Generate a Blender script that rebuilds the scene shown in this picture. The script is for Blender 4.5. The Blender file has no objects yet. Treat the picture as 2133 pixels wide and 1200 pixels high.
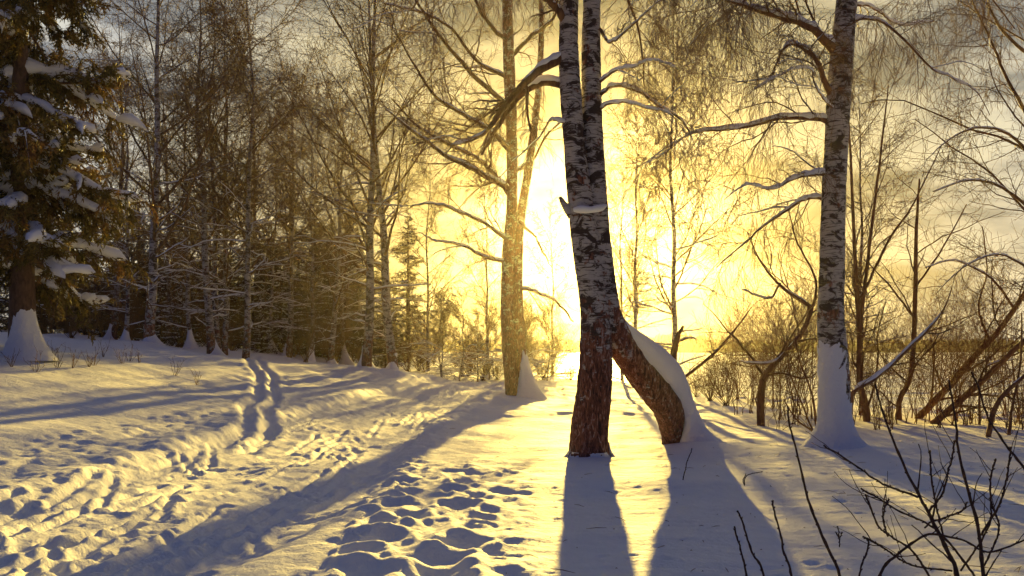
import bpy, math, random
import numpy as np
from mathutils import Vector

# ------------------------------------------------------------------ camera, sky, sun
CAM_Z = 1.6
F, CX, HY = 1700.0, 1066.5, 712.0          # focal length in photo pixels, image centre, eye-level row
scene = bpy.context.scene
COL = scene.collection
cam_data = bpy.data.cameras.new('camera')
cam = bpy.data.objects.new('camera', cam_data)
COL.objects.link(cam)
cam.location = (0, 0, CAM_Z)
cam.rotation_euler = (math.radians(90), 0, 0)
cam_data.sensor_width = 36.0
cam_data.lens = 36.0 * F / 2133.0
cam_data.shift_y = (HY - 600.0) / 2133.0
cam_data.clip_end = 3000
cam_data.clip_start = 0.05
scene.camera = cam

SUN_DIR = Vector(((1240 - CX) / F, 1.0, (HY - 462) / F)).normalized()
SUN_EL = math.asin(SUN_DIR.z)
SUN_AZ = math.atan2(SUN_DIR.x, SUN_DIR.y)   # clockwise from +Y

world = bpy.data.worlds.new('World')
scene.world = world
world.use_nodes = True


def node(nt, typ, **kw):
    n = nt.nodes.new(typ)
    for k, v in kw.items():
        if k.startswith('i_'):
            n.inputs[k[2:].replace('_', ' ')].default_value = v
        else:
            setattr(n, k, v)
    return n


def ramp(nt, stops, fac=None, interp='LINEAR'):
    r = nt.nodes.new('ShaderNodeValToRGB')
    el = r.color_ramp.elements
    r.color_ramp.interpolation = interp
    while len(el) < len(stops):
        el.new(0.5)
    for e, (p, c) in zip(el, stops):
        e.position = p
        e.color = (c, c, c, 1) if isinstance(c, (int, float)) else (*c, 1)
    if fac is not None:
        nt.links.new(fac, r.inputs['Fac'])
    return r


def mixc(nt, a, b, fac, blend='MIX'):
    m = nt.nodes.new('ShaderNodeMix')
    m.data_type = 'RGBA'
    m.blend_type = blend
    for sock, v in ((m.inputs[0], fac), (m.inputs[6], a), (m.inputs[7], b)):
        if isinstance(v, bpy.types.NodeSocket):
            nt.links.new(v, sock)
        elif isinstance(v, (int, float)):
            sock.default_value = v
        else:
            sock.default_value = (*v, 1)
    return m.outputs[2]


def build_world():
    nt = world.node_tree
    bg = nt.nodes['Background']
    sky = nt.nodes.new('ShaderNodeTexSky')
    sky.sky_type = 'NISHITA'
    sky.sun_disc = False
    sky.sun_elevation = SUN_EL
    sky.sun_rotation = SUN_AZ
    sky.air_density = 1.0
    sky.dust_density = 1.2
    sky.ozone_density = 1.6
    tc = nt.nodes.new('ShaderNodeTexCoord')
    mp = nt.nodes.new('ShaderNodeMapping')
    mp.inputs['Scale'].default_value = (1.6, 1.6, 5.5)
    nt.links.new(tc.outputs['Generated'], mp.inputs['Vector'])
    nz = node(nt, 'ShaderNodeTexNoise')
    nz.inputs['Scale'].default_value = 3.2
    nz.inputs['Detail'].default_value = 7
    nz.inputs['Roughness'].default_value = 0.58
    nz.inputs['Distortion'].default_value = 0.5
    nt.links.new(mp.outputs[0], nz.inputs['Vector'])
    mask = ramp(nt, [(0.36, 0.80), (0.60, 1.0)], nz.outputs['Fac'])
    # thin cloud sheet: brighter towards the sun, dimmed and blued elsewhere to tint shadows
    dot = nt.nodes.new('ShaderNodeVectorMath')
    dot.operation = 'DOT_PRODUCT'
    nrm = nt.nodes.new('ShaderNodeVectorMath')
    nrm.operation = 'NORMALIZE'
    nt.links.new(tc.outputs['Generated'], nrm.inputs[0])
    nt.links.new(nrm.outputs[0], dot.inputs[0])
    dot.inputs[1].default_value = tuple(SUN_DIR)
    cl = ramp(nt, [(0.0, (.25, .39, 1.12)), (0.6, (.9, 1.03, 1.45)), (0.84, (4.7, 4.6, 4.1)), (0.95, (3.9, 3.3, 1.9)),
                   (0.985, (4.4, 3.4, 1.5)), (1.0, (15.0, 11.5, 5.0))], dot.outputs['Value'])
    shade = ramp(nt, [(0.38, (1.25, 1.25, 1.2)), (0.48, (.85, .86, .9)), (0.56, (.42, .46, .55)), (0.66, (.22, .26, .36))], nz.outputs['Fac'])
    cloud = mixc(nt, cl.outputs[0], shade.outputs[0], 1.0, 'MULTIPLY')
    thin = mixc(nt, sky.outputs[0], (.35, .35, .35), 1.0, 'MULTIPLY')
    out = mixc(nt, thin, cloud, mask.outputs[0])
    nt.links.new(out, bg.inputs['Color'])
    bg.inputs['Strength'].default_value = 0.05


build_world()

sun_data = bpy.data.lights.new('sun', 'SUN')
sun_data.energy = 4.3
sun_data.angle = math.radians(0.55)
sun_data.color = (1.0, 0.69, 0.15)
sun = bpy.data.objects.new('sun', sun_data)
COL.objects.link(sun)
sun.rotation_euler = SUN_DIR.to_track_quat('Z', 'Y').to_euler()
sun.location = (20, 100, 40)

scene.view_settings.view_transform = 'Standard'
scene.view_settings.look = 'None'
scene.view_settings.gamma = 1.0
scene.view_settings.exposure = 1.7
scene.view_settings.use_curve_mapping = False
scene.render.engine = 'CYCLES'
scene.cycles.max_bounces = 5
scene.cycles.diffuse_bounces = 3
scene.cycles.glossy_bounces = 2
scene.cycles.transmission_bounces = 1
scene.cycles.volume_bounces = 0
scene.cycles.use_denoising = True
HAZE_DENSITY = 0.00052
HAZE_G = 0.88


# ------------------------------------------------------------------ numbers
rs = np.random.RandomState(7)
random.seed(7)


def W(px, py, d):
    """a point of the place: seen at photo pixel px, py at distance d"""
    return np.array([(px - CX) / F * d, d, CAM_Z - (py - HY) / F * d])


def hash2(ix, iy, seed=0):
    n = (ix.astype(np.int64) * 374761393 + iy.astype(np.int64) * 668265263 + seed * 974711) & 0xffffffff
    n = ((n ^ (n >> 13)) * 1274126177) & 0xffffffff
    n = (n ^ (n >> 16)) & 0xffffffff
    return n.astype(np.float64) / 4294967295.0


def vnoise(x, y, seed=0):
    """smooth gradient-like noise in -1..1"""
    x0 = np.floor(x); y0 = np.floor(y)
    fx = x - x0; fy = y - y0
    ux = fx * fx * fx * (fx * (fx * 6 - 15) + 10); uy = fy * fy * fy * (fy * (fy * 6 - 15) + 10)

    def g(ix, iy, dx, dy):
        a = hash2(ix, iy, seed) * 2 * math.pi
        return np.cos(a) * dx + np.sin(a) * dy
    n00 = g(x0, y0, fx, fy); n10 = g(x0 + 1, y0, fx - 1, fy)
    n01 = g(x0, y0 + 1, fx, fy - 1); n11 = g(x0 + 1, y0 + 1, fx - 1, fy - 1)
    return 1.5 * ((n00 * (1 - ux) + n10 * ux) * (1 - uy) + (n01 * (1 - ux) + n11 * ux) * uy)


def fbm(x, y, octv=4, seed=0, gain=0.5):
    s = 0; a = 1; f = 1
    for k in range(octv):
        s = s + a * vnoise(x * f + 13.1 * k, y * f - 7.7 * k, seed + k)
        a *= gain; f *= 2.03
    return s


def worley(x, y, seed=0):
    x0 = np.floor(x); y0 = np.floor(y)
    best = np.full(np.shape(x), 9.0)
    for dx in (-1, 0, 1):
        for dy in (-1, 0, 1):
            cx = x0 + dx; cy = y0 + dy
            px = cx + hash2(cx, cy, seed); py = cy + hash2(cx, cy, seed + 5)
            best = np.minimum(best, (px - x) ** 2 + (py - y) ** 2)
    return np.sqrt(best)


def sstep(a, b, x):
    t = np.clip((x - a) / (b - a), 0, 1)
    return t * t * (3 - 2 * t)


# ------------------------------------------------------------------ terrain
LAKE_Z = CAM_Z - 2.6
# control points (x, y, rise over the gentle slope to the lake)
CTRL = np.array([
    (-9, 15, 1.36), (-10.7, 24, 1.75), (-9, 27, 1.45), (-4.7, 26, .95), (0.3, 24, .10), (-5.6, 9, .42),
    (-6.8, 15, .84), (-1.3, 33, .62), (2, 10, 0), (4, 10, 0), (7, 13, 0), (0, 3, 0), (-3, 3, -.02), (3, 3, 0),
    (-3.2, 10, .03), (-3, 17, .28), (3, 20, .12), (6, 24, .22), (3, 34, .5), (-8, 4, .42), (8, 4, 0), (-14, 10, 1.0),
    (-16, 20, 2.0), (-20, 35, 2.5), (-8, 40, 1.6), (-30, 50, 3.0), (12, 10, 0), (0, 17, 0.0), (-20, 0, 1.0), (0, -10, 0),
    (20, 0, .1), (2, 50, .9), (-14, 60, 2.4), (14, 16, 0), (-5, 20, .62)])
_LS = 7.0


def _k(a, b):
    d2 = ((a[:, None, :] - b[None, :, :]) ** 2).sum(-1)
    return np.exp(-np.sqrt(d2) / _LS) * (1 + np.sqrt(d2) / _LS)


_Kw = np.linalg.solve(_k(CTRL[:, :2], CTRL[:, :2]) + 0.02 * np.eye(len(CTRL)), CTRL[:, 2])

SHX = np.array([-200, -60, -30, -10, -2, 3, 7, 10, 14, 22, 60, 200.])
SHY = np.array([110, 95, 85, 70, 50, 37, 26, 17.5, 15, 13, 6, -20.])

MOUNDS = []      # (x, y, height, radius)


def G_base(x, y):
    x = np.asarray(x, float); y = np.asarray(y, float)
    sh = x.shape
    q = np.stack([x.ravel(), y.ravel()], 1)
    rise = np.zeros(len(q))
    for s in range(0, len(q), 60000):
        rise[s:s + 60000] = _k(q[s:s + 60000], CTRL[:, :2]) @ _Kw
    rise = rise.reshape(sh)
    yy = np.clip(y, -30, 60)
    z = CAM_Z - (1.0 + 0.035 * yy) + rise
    z = z + 0.05 * fbm(x * 0.35, y * 0.35, 3, 11) * sstep(2, 8, y) + 0.16 * fbm(x * 0.12, y * 0.12, 2, 21) * sstep(12, 30, y)
    off = y - np.interp(x, SHX, SHY)       # beyond the bank
    drop = sstep(-0.5, 4.5, off)
    z = z * (1 - drop) + (LAKE_Z - 0.8) * drop
    return z


def G(x, y):
    z = G_base(x, y)
    for (mx, my, h, r) in MOUNDS:
        d = np.sqrt((x - mx) ** 2 + (y - my) ** 2)
        z = z + h * np.exp(-(d / r) ** 1.6)
    return z


def gz(x, y):
    return float(G(np.array([x]), np.array([y]))[0])


# tree-foot drifts
MOUNDS += [(1.55, 10.0, -0.02, .35), (4.15, 9.75, .10, .9), (2.35, 10.25, .12, .75), (0.35, 23.6, .12, 1.2), (-8.9, 14.7, .12, .9),
           (-4.5, 25.6, .14, .9), (-3.6, 25.6, .14, .9), (-10.6, 23.6, .14, .9)]


def seg_dist(x, y, ax, ay, bx, by):
    vx, vy = bx - ax, by - ay
    t = np.clip(((x - ax) * vx + (y - ay) * vy) / (vx * vx + vy * vy), 0, 1)
    return np.hypot(x - ax - t * vx, y - ay - t * vy)


def snow_detail(x, y):
    """trodden path, ski tracks, footprints, wind ripple: real relief of the snow sheet"""
    d = np.zeros_like(x)
    wob = 0.22 * vnoise(x * 0 + 3.3, y * 0.22, 31)
    # path axis: x = -2.35 near, bending to the right far away
    axis = -2.35 + 0.00 * y + wob + 0.055 * np.clip(y - 16, 0, 30) - 0.12 * np.clip(5.5 - y, 0, 5)
    u = x - axis
    fadefar = 1 - sstep(30, 44, y)
    core = sstep(-1.5, -1.15, u) * (1 - sstep(0.85, 1.15, u)) * fadefar
    d -= 0.085 * core
    # churned snow on the path's left bank
    lf = sstep(-3.0, -2.3, u + 0.35 * vnoise(x * .8, y * .8, 61)) * (1 - sstep(-1.35, -1.0, u)) * fadefar
    w1 = worley(x * 4.6, y * 4.0, 3); w2 = worley(x * 9.5 + 4, y * 8.5, 9)
    lump = (0.5 - w1) * 0.055 + (0.45 - w2) * 0.03 + 0.03 * fbm(x * 2.4, y * 2.4, 4, 41)
    near = 1 / (1 + (y / 26.0) ** 2)
    d += lf * lump * (0.34 + 0.34 * near)
    d += 0.05 * np.exp(-((u + 1.45) / 0.22) ** 2) * fadefar * (0.7 + 0.6 * vnoise(x * 1.5, y * 1.5, 71))
    rt = sstep(0.75, 0.95, u) * (1 - sstep(1.2, 1.5, u)) * fadefar
    d += rt * ((0.5 - w1) * 0.07 + (0.45 - w2) * 0.04) * sstep(3, 9, y)
    # packed surface of the path
    d += (core + lf) * 0.010 * np.maximum(0, .5 - worley(x * 17, y * 16, 25))
    cr = core * (0.010 * (0.5 - worley(x * 5.2, y * 4.6, 15)) + 0.014 * fbm(x * 3.5, y * 3.0, 4, 51) + 0.011 * (0.5 - worley(x * 12, y * 11, 23)))
    d += cr
    m = (y < 36) & (y > 1) & (u > -1.6) & (u < 1.3)
    xs, ys = x[m], y[m]
    dd = np.zeros_like(xs)
    r = np.random.RandomState(5)
    for k in range(190):
        y0 = 3.0 + 30 * r.rand() ** 1.8
        ax0 = -2.35 + r.uniform(-1.2, 0.9)
        sgn = 1 if r.rand() < .5 else -1
        an = sgn * r.uniform(.18, .75) if r.rand() < .6 else sgn * r.uniform(0, .1)
        L = r.uniform(.5, 1.5) * (2.0 if abs(an) < .12 else 1)
        ax0 += 0.055 * max(0, y0 - 16)
        bx, by = ax0 + math.sin(an) * L, y0 + math.cos(an) * L
        q = (ys > min(y0, by) - .15) & (ys < max(y0, by) + .15)
        sd = seg_dist(xs[q], ys[q], ax0, y0, bx, by)
        wd = 0.03
        dd[q] += -0.022 * np.exp(-(sd / wd) ** 2) + 0.014 * np.exp(-((sd - 0.065) / 0.03) ** 2)
    d[m] += dd
    # twin ski track through the untouched snow on the left
    ty = np.array([9.0, 11.0, 14.0, 17.0, 20.0, 23.0, 27.0, 30.0])
    tx = np.array([-3.2, -3.5, -4.35, -5.1, -6.1, -7.3, -8.7, -9.4])
    c = np.interp(y, ty, tx) + 0.05 * np.sin(y * 1.7)
    on = sstep(9.3, 10.5, y) * (1 - sstep(28, 30, y))
    for o in (-0.16, 0.16):
        e = np.abs(x - c - o)
        d += on * (-0.062 * np.exp(-(e / 0.10) ** 4) + 0.018 * np.exp(-((e - 0.2) / 0.07) ** 2) * (1 + .8 * vnoise(x * 5, y * 5, 5)))
    nb = np.exp(-((x - c) / 0.9) ** 2) * on
    d += nb * 0.03 * (0.5 - worley(x * 4.6, y * 4.6, 33))
    # two rows of deep footprints, half blown over, in the right foreground
    for line, (cx0, step) in enumerate(((-0.80, 0.40), (-0.34, 0.43))):
        cc = cx0 - 0.04 * (y - 5) * (1 - line * .5) + 0.05 * np.sin(y * 1.3 + line)
        kk = np.floor(y / step)
        for dk in (-1, 0, 1):
            q = kk + dk
            jx = (hash2(q, q * 0 + line, 3) - .5) * .20; jy = hash2(q, q * 0 + line, 4) * .45
            sc_ = .7 + .6 * hash2(q, q * 0 + line, 6)
            ex = (x - cc - jx + .05 * vnoise(x * 5, y * 5, 12)) / (.10 * sc_); ey = (y - (q + jy) * step) / (.15 * sc_)
            rr = np.sqrt(ex * ex + ey * ey)
            env = sstep(1.0, 2.5, y) * (1 - sstep(7.5, 10.0, y)) * (1.0 if line < 2 else .5)
            d += env * (-0.040 * np.exp(-rr ** 3) + 0.022 * np.exp(-((rr - 1.55) / .45) ** 2))
    ft = sstep(-1.25, -1.0, x) * (1 - sstep(0.0, 0.4, x)) * (1 - sstep(8, 10.5, y))
    d += ft * 0.012 * np.maximum(0, .55 - worley(x * 15, y * 15, 45)) * (worley(x * 1.7, y * 1.7, 46) > .4)
    d += ft * (0.024 * fbm(x * 3.4, y * 3.4, 4, 81) + 0.014 * (0.5 - worley(x * 6, y * 6, 44)))
    # soft drifts, ripples and old tracks elsewhere
    oth = 1 - np.clip(core + lf, 0, 1)
    d += oth * (0.016 * fbm(x * .7, y * 1.3, 3, 101) + 0.004 * fbm(x * 3, y * 9, 3, 111))
    hollow = sstep(15, 18, y) * (1 - sstep(30, 36, y)) * sstep(-8, -5, x) * (1 - sstep(2, 5, x))
    d += oth * hollow * 0.07 * fbm(x * .8, y * .55, 3, 121)
    rp = np.random.RandomState(8)
    for k in range(150):
        yq = 3.0 + 12 * rp.rand() ** 1.3; xq = rp.uniform(-.1, .58) * yq + .2
        a_ = rp.uniform(.02, .055)
        q = (np.abs(x - xq) < .25) & (np.abs(y - yq) < .25)
        rr_ = np.hypot(x[q] - xq, y[q] - yq) / a_
        d[q] += -.018 * np.exp(-rr_ ** 2) + .006 * np.exp(-((rr_ - 1.5) / .5) ** 2)
    bank = sstep(-5.5, -2.5, y - np.interp(x, SHX, SHY)) * (1 - sstep(0, 2, y - np.interp(x, SHX, SHY))) * (x > 2)
    d += bank * (0.12 * np.maximum(0, 0.55 - worley(x * 1.9, y * 1.7, 55)) + 0.03 * fbm(x * 2.2, y * 2.2, 3, 131))
    return d


# ------------------------------------------------------------------ mesh helpers
def mesh_from(name, V, Fq, mats, attrs=None, smooth=True, midx=None):
    """V (n,3); Fq (m,3|4) int"""
    me = bpy.data.meshes.new(name)
    V = np.ascontiguousarray(V, np.float32); Fq = np.ascontiguousarray(Fq, np.int32)
    k = Fq.shape[1]
    me.vertices.add(len(V)); me.vertices.foreach_set('co', V.ravel())
    me.loops.add(len(Fq) * k); me.loops.foreach_set('vertex_index', Fq.ravel())
    me.polygons.add(len(Fq))
    me.polygons.foreach_set('loop_start', np.arange(0, len(Fq) * k, k, dtype=np.int32))
    try:
        me.polygons.foreach_set('loop_total', np.full(len(Fq), k, np.int32))
    except Exception:
        pass
    if smooth:
        me.polygons.foreach_set('use_smooth', np.ones(len(Fq), bool))
    for m in (mats if isinstance(mats, (list, tuple)) else [mats]):
        me.materials.append(m)
    if midx is not None:
        me.polygons.foreach_set('material_index', np.asarray(midx, np.int32))
    if attrs:
        for an, av in attrs.items():
            a = me.attributes.new(an, 'FLOAT', 'POINT')
            a.data.foreach_set('value', np.ascontiguousarray(av, np.float32))
    me.update(calc_edges=True)
    return me


def link(name, me, parent=None, **props):
    o = bpy.data.objects.new(name, me)
    COL.objects.link(o)
    if parent is not None:
        o.parent = parent
    for k, v in props.items():
        o[k] = v
    return o


def empty(name, loc, label, category, group=None, rz=0.0, sc=1.0):
    o = bpy.data.objects.new(name, None)
    COL.objects.link(o)
    o.location = loc; o.rotation_euler = (0, 0, rz); o.scale = (sc, sc, sc)
    o.empty_display_size = 0.2
    o['label'] = label; o['category'] = category
    if group: o['group'] = group
    return o


def copy_tree(src, loc, rz, sc, label, group=None):
    r = src.copy(); COL.objects.link(r)
    r.location = loc; r.rotation_euler = (0, 0, rz)
    r.scale = sc if isinstance(sc, tuple) else (sc, sc, sc)
    r['label'] = label
    if group: r['group'] = group
    elif 'group' in r: del r['group']
    for ch in list(src.children):
        c = ch.copy(); COL.objects.link(c); c.parent = r
    return r


def tubes(P, R, k):
    """P (N,n,3), R (N,n) -> verts, quads"""
    P = np.asarray(P, float); R = np.asarray(R, float)
    N, n, _ = P.shape
    T = np.gradient(P, axis=1)
    T /= np.linalg.norm(T, axis=2, keepdims=True) + 1e-9
    mean = T.mean(1)
    ax = np.argmin(np.abs(mean), axis=1)
    ref = np.zeros((N, 3)); ref[np.arange(N), ax] = 1
    U = np.cross(T, ref[:, None, :]); U /= np.linalg.norm(U, axis=2, keepdims=True) + 1e-9
    Vv = np.cross(T, U)
    a = np.arange(k) * 2 * math.pi / k
    ring = P[:, :, None, :] + R[:, :, None, None] * (np.cos(a)[None, None, :, None] * U[:, :, None, :] + np.sin(a)[None, None, :, None] * Vv[:, :, None, :])
    V = ring.reshape(-1, 3)
    base = (np.arange(N)[:, None, None] * n + np.arange(n - 1)[None, :, None]) * k
    j = np.arange(k)[None, None, :]; j2 = (j + 1) % k
    Q = np.stack([base + j, base + j2, base + k + j2, base + k + j], -1).reshape(-1, 4)
    return V, Q


class Bag:
    def __init__(s): s.V = []; s.Q = []; s.M = []; s.A = []; s.n = 0

    def add(s, VQ, m=0, a=None):
        V, Q = VQ
        s.V.append(V); s.Q.append(Q + s.n); s.M.append(np.full(len(Q), m)); s.n += len(V)
        s.A.append(np.zeros(len(V)) if a is None else (np.full(len(V), a) if np.isscalar(a) else a))
        return s

    def mesh(s, name, mats, attr=None):
        return mesh_from(name, np.concatenate(s.V), np.concatenate(s.Q), mats,
                         {attr: np.concatenate(s.A)} if attr else None, midx=np.concatenate(s.M))


def smooth_line(pts, n):
    """Catmull-Rom resample of pts (m, D) to n points"""
    pts = np.asarray(pts, float)
    m = len(pts)
    if m == 2:
        t = np.linspace(0, 1, n)[:, None]
        return pts[0] * (1 - t) + pts[1] * t
    e = np.vstack([2 * pts[0] - pts[1], pts, 2 * pts[-1] - pts[-2]])
    t = np.linspace(0, m - 1 - 1e-9, n)
    i = np.floor(t).astype(int); f = (t - i)[:, None]
    p0, p1, p2, p3 = e[i], e[i + 1], e[i + 2], e[i + 3]
    return 0.5 * ((2 * p1) + (-p0 + p2) * f + (2 * p0 - 5 * p1 + 4 * p2 - p3) * f ** 2 + (-p0 + 3 * p1 - 3 * p2 + p3) * f ** 3)


def grow(P, R, cnt, t0, t1, length, ang, seg, up, wig, rr, r, rmin=0.004, taper=0.3, lenfn=None, absolute=False, upgrow=0.0):
    """children of every polyline in P"""
    N, n, _ = P.shape
    M = N * cnt
    idx = np.repeat(np.arange(N), cnt)
    t = (np.tile(np.arange(cnt), N) + r.rand(M)) / cnt
    t = t0 + (t1 - t0) * t
    f = t * (n - 1); i = np.minimum(f.astype(int), n - 2); fr = (f - i)[:, None]
    pos = P[idx, i] * (1 - fr) + P[idx, i + 1] * fr
    tan = P[idx, i + 1] - P[idx, i]; tan /= np.linalg.norm(tan, axis=1, keepdims=True) + 1e-9
    rad = R[idx, i] * (1 - fr[:, 0]) + R[idx, i + 1] * fr[:, 0]
    plen = np.linalg.norm(np.diff(P, axis=1), axis=2).sum(1)[idx]
    v = r.randn(M, 3); v -= (v * tan).sum(1, keepdims=True) * tan; v /= np.linalg.norm(v, axis=1, keepdims=True) + 1e-9
    a = np.radians(r.uniform(ang[0], ang[1], M))[:, None]
    d = tan * np.cos(a) + v * np.sin(a)
    L = (np.ones(M) if absolute else plen) * length * r.uniform(.55, 1.15, M)
    if lenfn is not None: L *= lenfn(t)
    out = np.zeros((M, seg + 1, 3)); out[:, 0] = pos
    for s in range(seg):
        d = d + wig * r.randn(M, 3)
        d[:, 2] += up + upgrow * s
        d /= np.linalg.norm(d, axis=1, keepdims=True)
        out[:, s + 1] = out[:, s] + d * (L / seg)[:, None]
    r0 = np.maximum(rad * rr, rmin)
    rr_ = r0[:, None] * np.linspace(1, taper, seg + 1)[None, :]
    return out, np.maximum(rr_, rmin * 0.6)


def snow_on(P, R, r, k=5, thick=1.15, minr=0.012, keep=1.0):
    """pillows of snow lying on the upper side of level wood"""
    N, n, _ = P.shape
    sel = r.rand(N) < keep
    P = P[sel].copy(); R = R[sel]
    if len(P) == 0: return None
    T = np.gradient(P, axis=1); T /= np.linalg.norm(T, axis=2, keepdims=True) + 1e-9
    lvl = np.clip(1.15 - np.abs(T[:, :, 2]) ** 1.5 * 1.3, 0, 1)
    lump = 0.8 + 0.45 * vnoise(np.cumsum(np.ones((len(P), n)), 1) * .8 + r.rand(len(P), 1) * 90, r.rand(len(P), 1) * 50 + np.zeros((1, n)), 3)
    rad = (R * thick + minr) * lvl * lump
    rad[:, 0] *= .6; rad[:, -1] *= .2
    rad = np.maximum(rad, 0.001)
    P[:, :, 2] += R * 0.75 + rad * 0.25
    return tubes(P, rad, k)


# ------------------------------------------------------------------ materials
def new_mat(name):
    m = bpy.data.materials.new(name); m.use_nodes = True
    nt = m.node_tree; b = nt.nodes['Principled BSDF']
    return m, nt, b


def noise(nt, scale, detail=4, rough=.55, vec=None, dist=0.0):
    n = nt.nodes.new('ShaderNodeTexNoise')
    n.inputs['Scale'].default_value = scale; n.inputs['Detail'].default_value = detail
    n.inputs['Roughness'].default_value = rough; n.inputs['Distortion'].default_value = dist
    if vec is not None: nt.links.new(vec, n.inputs['Vector'])
    return n


def position(nt, scale=(1, 1, 1), obj=False):
    if obj:
        s = nt.nodes.new('ShaderNodeTexCoord').outputs['Object']
    else:
        s = nt.nodes.new('ShaderNodeNewGeometry').outputs['Position']
    mp = nt.nodes.new('ShaderNodeMapping'); mp.inputs['Scale'].default_value = scale
    nt.links.new(s, mp.inputs['Vector'])
    return mp.outputs[0]


def bump(nt, b, h, strength, dist):
    bn = nt.nodes.new('ShaderNodeBump'); bn.inputs['Strength'].default_value = strength; bn.inputs['Distance'].default_value = dist
    nt.links.new(h, bn.inputs['Height'])
    nt.links.new(bn.outputs[0], b.inputs['Normal'])
    return bn


def make_snow(name, fine=1.0, obj=False):
    m, nt, b = new_mat(name)
    p = position(nt, obj=obj)
    n0 = noise(nt, .9, 4, .6, p)
    r = ramp(nt, [(0.3, (.86, .87, .90)), (0.7, (.92, .925, .93))], n0.outputs['Fac'])
    nt.links.new(r.outputs[0], b.inputs['Base Color'])
    b.inputs['Roughness'].default_value = 0.7
    b.inputs['Specular IOR Level'].default_value = 0.12
    n1 = noise(nt, 38, 5, .65, p); n2 = noise(nt, 7, 3, .5, p)
    ad = nt.nodes.new('ShaderNodeMath'); ad.operation = 'MULTIPLY_ADD'; ad.inputs[1].default_value = 2.2
    nt.links.new(n2.outputs['Fac'], ad.inputs[0]); nt.links.new(n1.outputs['Fac'], ad.inputs[2])
    bump(nt, b, ad.outputs[0], 0.85 * fine, 0.014)
    return m


M_snow = make_snow('snow')
M_snow_pillow = make_snow('snow_on_wood', 0.7)


def make_bark():
    """birch: chalk white with black lenticels and blotches; attribute 'rough' brings in the fissured brown foot"""
    m, nt, b = new_mat('birch_bark')
    p = position(nt, (1, 1, 1))
    big = noise(nt, 1.0, 5, .68, position(nt, (4.5, 4.5, 7.5)), .8)
    len_ = noise(nt, 1.0, 3, .6, position(nt, (5, 5, 55)), .5)
    fin = noise(nt, 60, 4, .6, p)
    mk = ramp(nt, [(0.50, 0.0), (0.56, 1.0)], big.outputs['Fac'])
    ml = ramp(nt, [(0.545, 0.0), (0.60, 1.0)], len_.outputs['Fac'])
    mx = nt.nodes.new('ShaderNodeMath'); mx.operation = 'MAXIMUM'
    nt.links.new(mk.outputs[0], mx.inputs[0]); nt.links.new(ml.outputs[0], mx.inputs[1])
    white = mixc(nt, (.40, .37, .37), (.58, .55, .54), fin.outputs['Fac'])
    dark = mixc(nt, (.035, .025, .022), (.075, .048, .038), fin.outputs['Fac'])
    birch = mixc(nt, white, dark, mx.outputs[0])
    fis = noise(nt, 1.0, 5, .65, position(nt, (24, 24, 6)), 1.6)
    fr = ramp(nt, [(0.38, (.035, .014, .010)), (0.49, (.17, .062, .036)), (0.58, (.29, .115, .07)), (0.67, (.46, .38, .36))], fis.outputs['Fac'])
    at = nt.nodes.new('ShaderNodeAttribute'); at.attribute_name = 'rough'
    rsum = nt.nodes.new('ShaderNodeMath'); rsum.operation = 'ADD'
    nt.links.new(at.outputs['Fac'], rsum.inputs[0])
    sub = nt.nodes.new('ShaderNodeMath'); sub.operation = 'MULTIPLY_ADD'; sub.inputs[1].default_value = 3.4; sub.inputs[2].default_value = -1.7
    big2 = noise(nt, 8, 5, .65, p)
    nt.links.new(big2.outputs['Fac'], sub.inputs[0]); nt.links.new(sub.outputs[0], rsum.inputs[1])
    rm = ramp(nt, [(0.38, 0.0), (0.6, 1.0)], rsum.outputs[0])
    c = mixc(nt, birch, fr.outputs[0], rm.outputs[0])
    nt.links.new(c, b.inputs['Base Color'])
    b.inputs['Roughness'].default_value = .8
    hh = mixc(nt, len_.outputs['Fac'], fis.outputs['Fac'], rm.outputs[0])
    bump(nt, b, hh, .9, .03)
    return m


M_bark = make_bark()


def make_plain_bark(name, c0, c1, scale=(14, 14, 5)):
    m, nt, b = new_mat(name)
    n = noise(nt, 1.0, 4, .6, position(nt, scale), .5)
    r = ramp(nt, [(0.35, c0), (0.65, c1)], n.outputs['Fac'])
    nt.links.new(r.outputs[0], b.inputs['Base Color']); b.inputs['Roughness'].default_value = .8
    bump(nt, b, n.outputs['Fac'], .6, .02)
    return m


M_wood = make_plain_bark('branch_bark', (.07, .033, .015), (.24, .125, .05))
M_twig = make_plain_bark('twig_bark', (.09, .04, .016), (.22, .105, .04), (5, 5, 5))
M_red = make_plain_bark('willow_bark', (.11, .045, .02), (.26, .12, .055))
M_dark = make_plain_bark('dark_sapling_bark', (.022, .010, .010), (.06, .024, .020), (30, 30, 30))
M_sprbark = make_plain_bark('spruce_bark', (.06, .03, .02), (.15, .08, .05), (20, 20, 8))


def make_needles(name, c0, c1, c2):
    m, nt, b = new_mat(name)
    n = noise(nt, 1.6, 3, .6, position(nt))
    n2 = noise(nt, 30, 2, .5, position(nt))
    ad = nt.nodes.new('ShaderNodeMath'); ad.operation = 'MULTIPLY_ADD'; ad.inputs[1].default_value = .5
    nt.links.new(n2.outputs['Fac'], ad.inputs[0]); nt.links.new(n.outputs['Fac'], ad.inputs[2])
    r = ramp(nt, [(0.55, c0), (0.75, c1), (0.95, c2)], ad.outputs[0])
    nt.links.new(r.outputs[0], b.inputs['Base Color']); b.inputs['Roughness'].default_value = .65
    tr = nt.nodes.new('ShaderNodeBsdfTranslucent'); nt.links.new(r.outputs[0], tr.inputs['Color'])
    mx = nt.nodes.new('ShaderNodeMixShader'); mx.inputs[0].default_value = .25
    out = nt.nodes['Material Output']
    nt.links.new(b.outputs[0], mx.inputs[1]); nt.links.new(tr.outputs[0], mx.inputs[2]); nt.links.new(mx.outputs[0], out.inputs[0])
    return m


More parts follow.
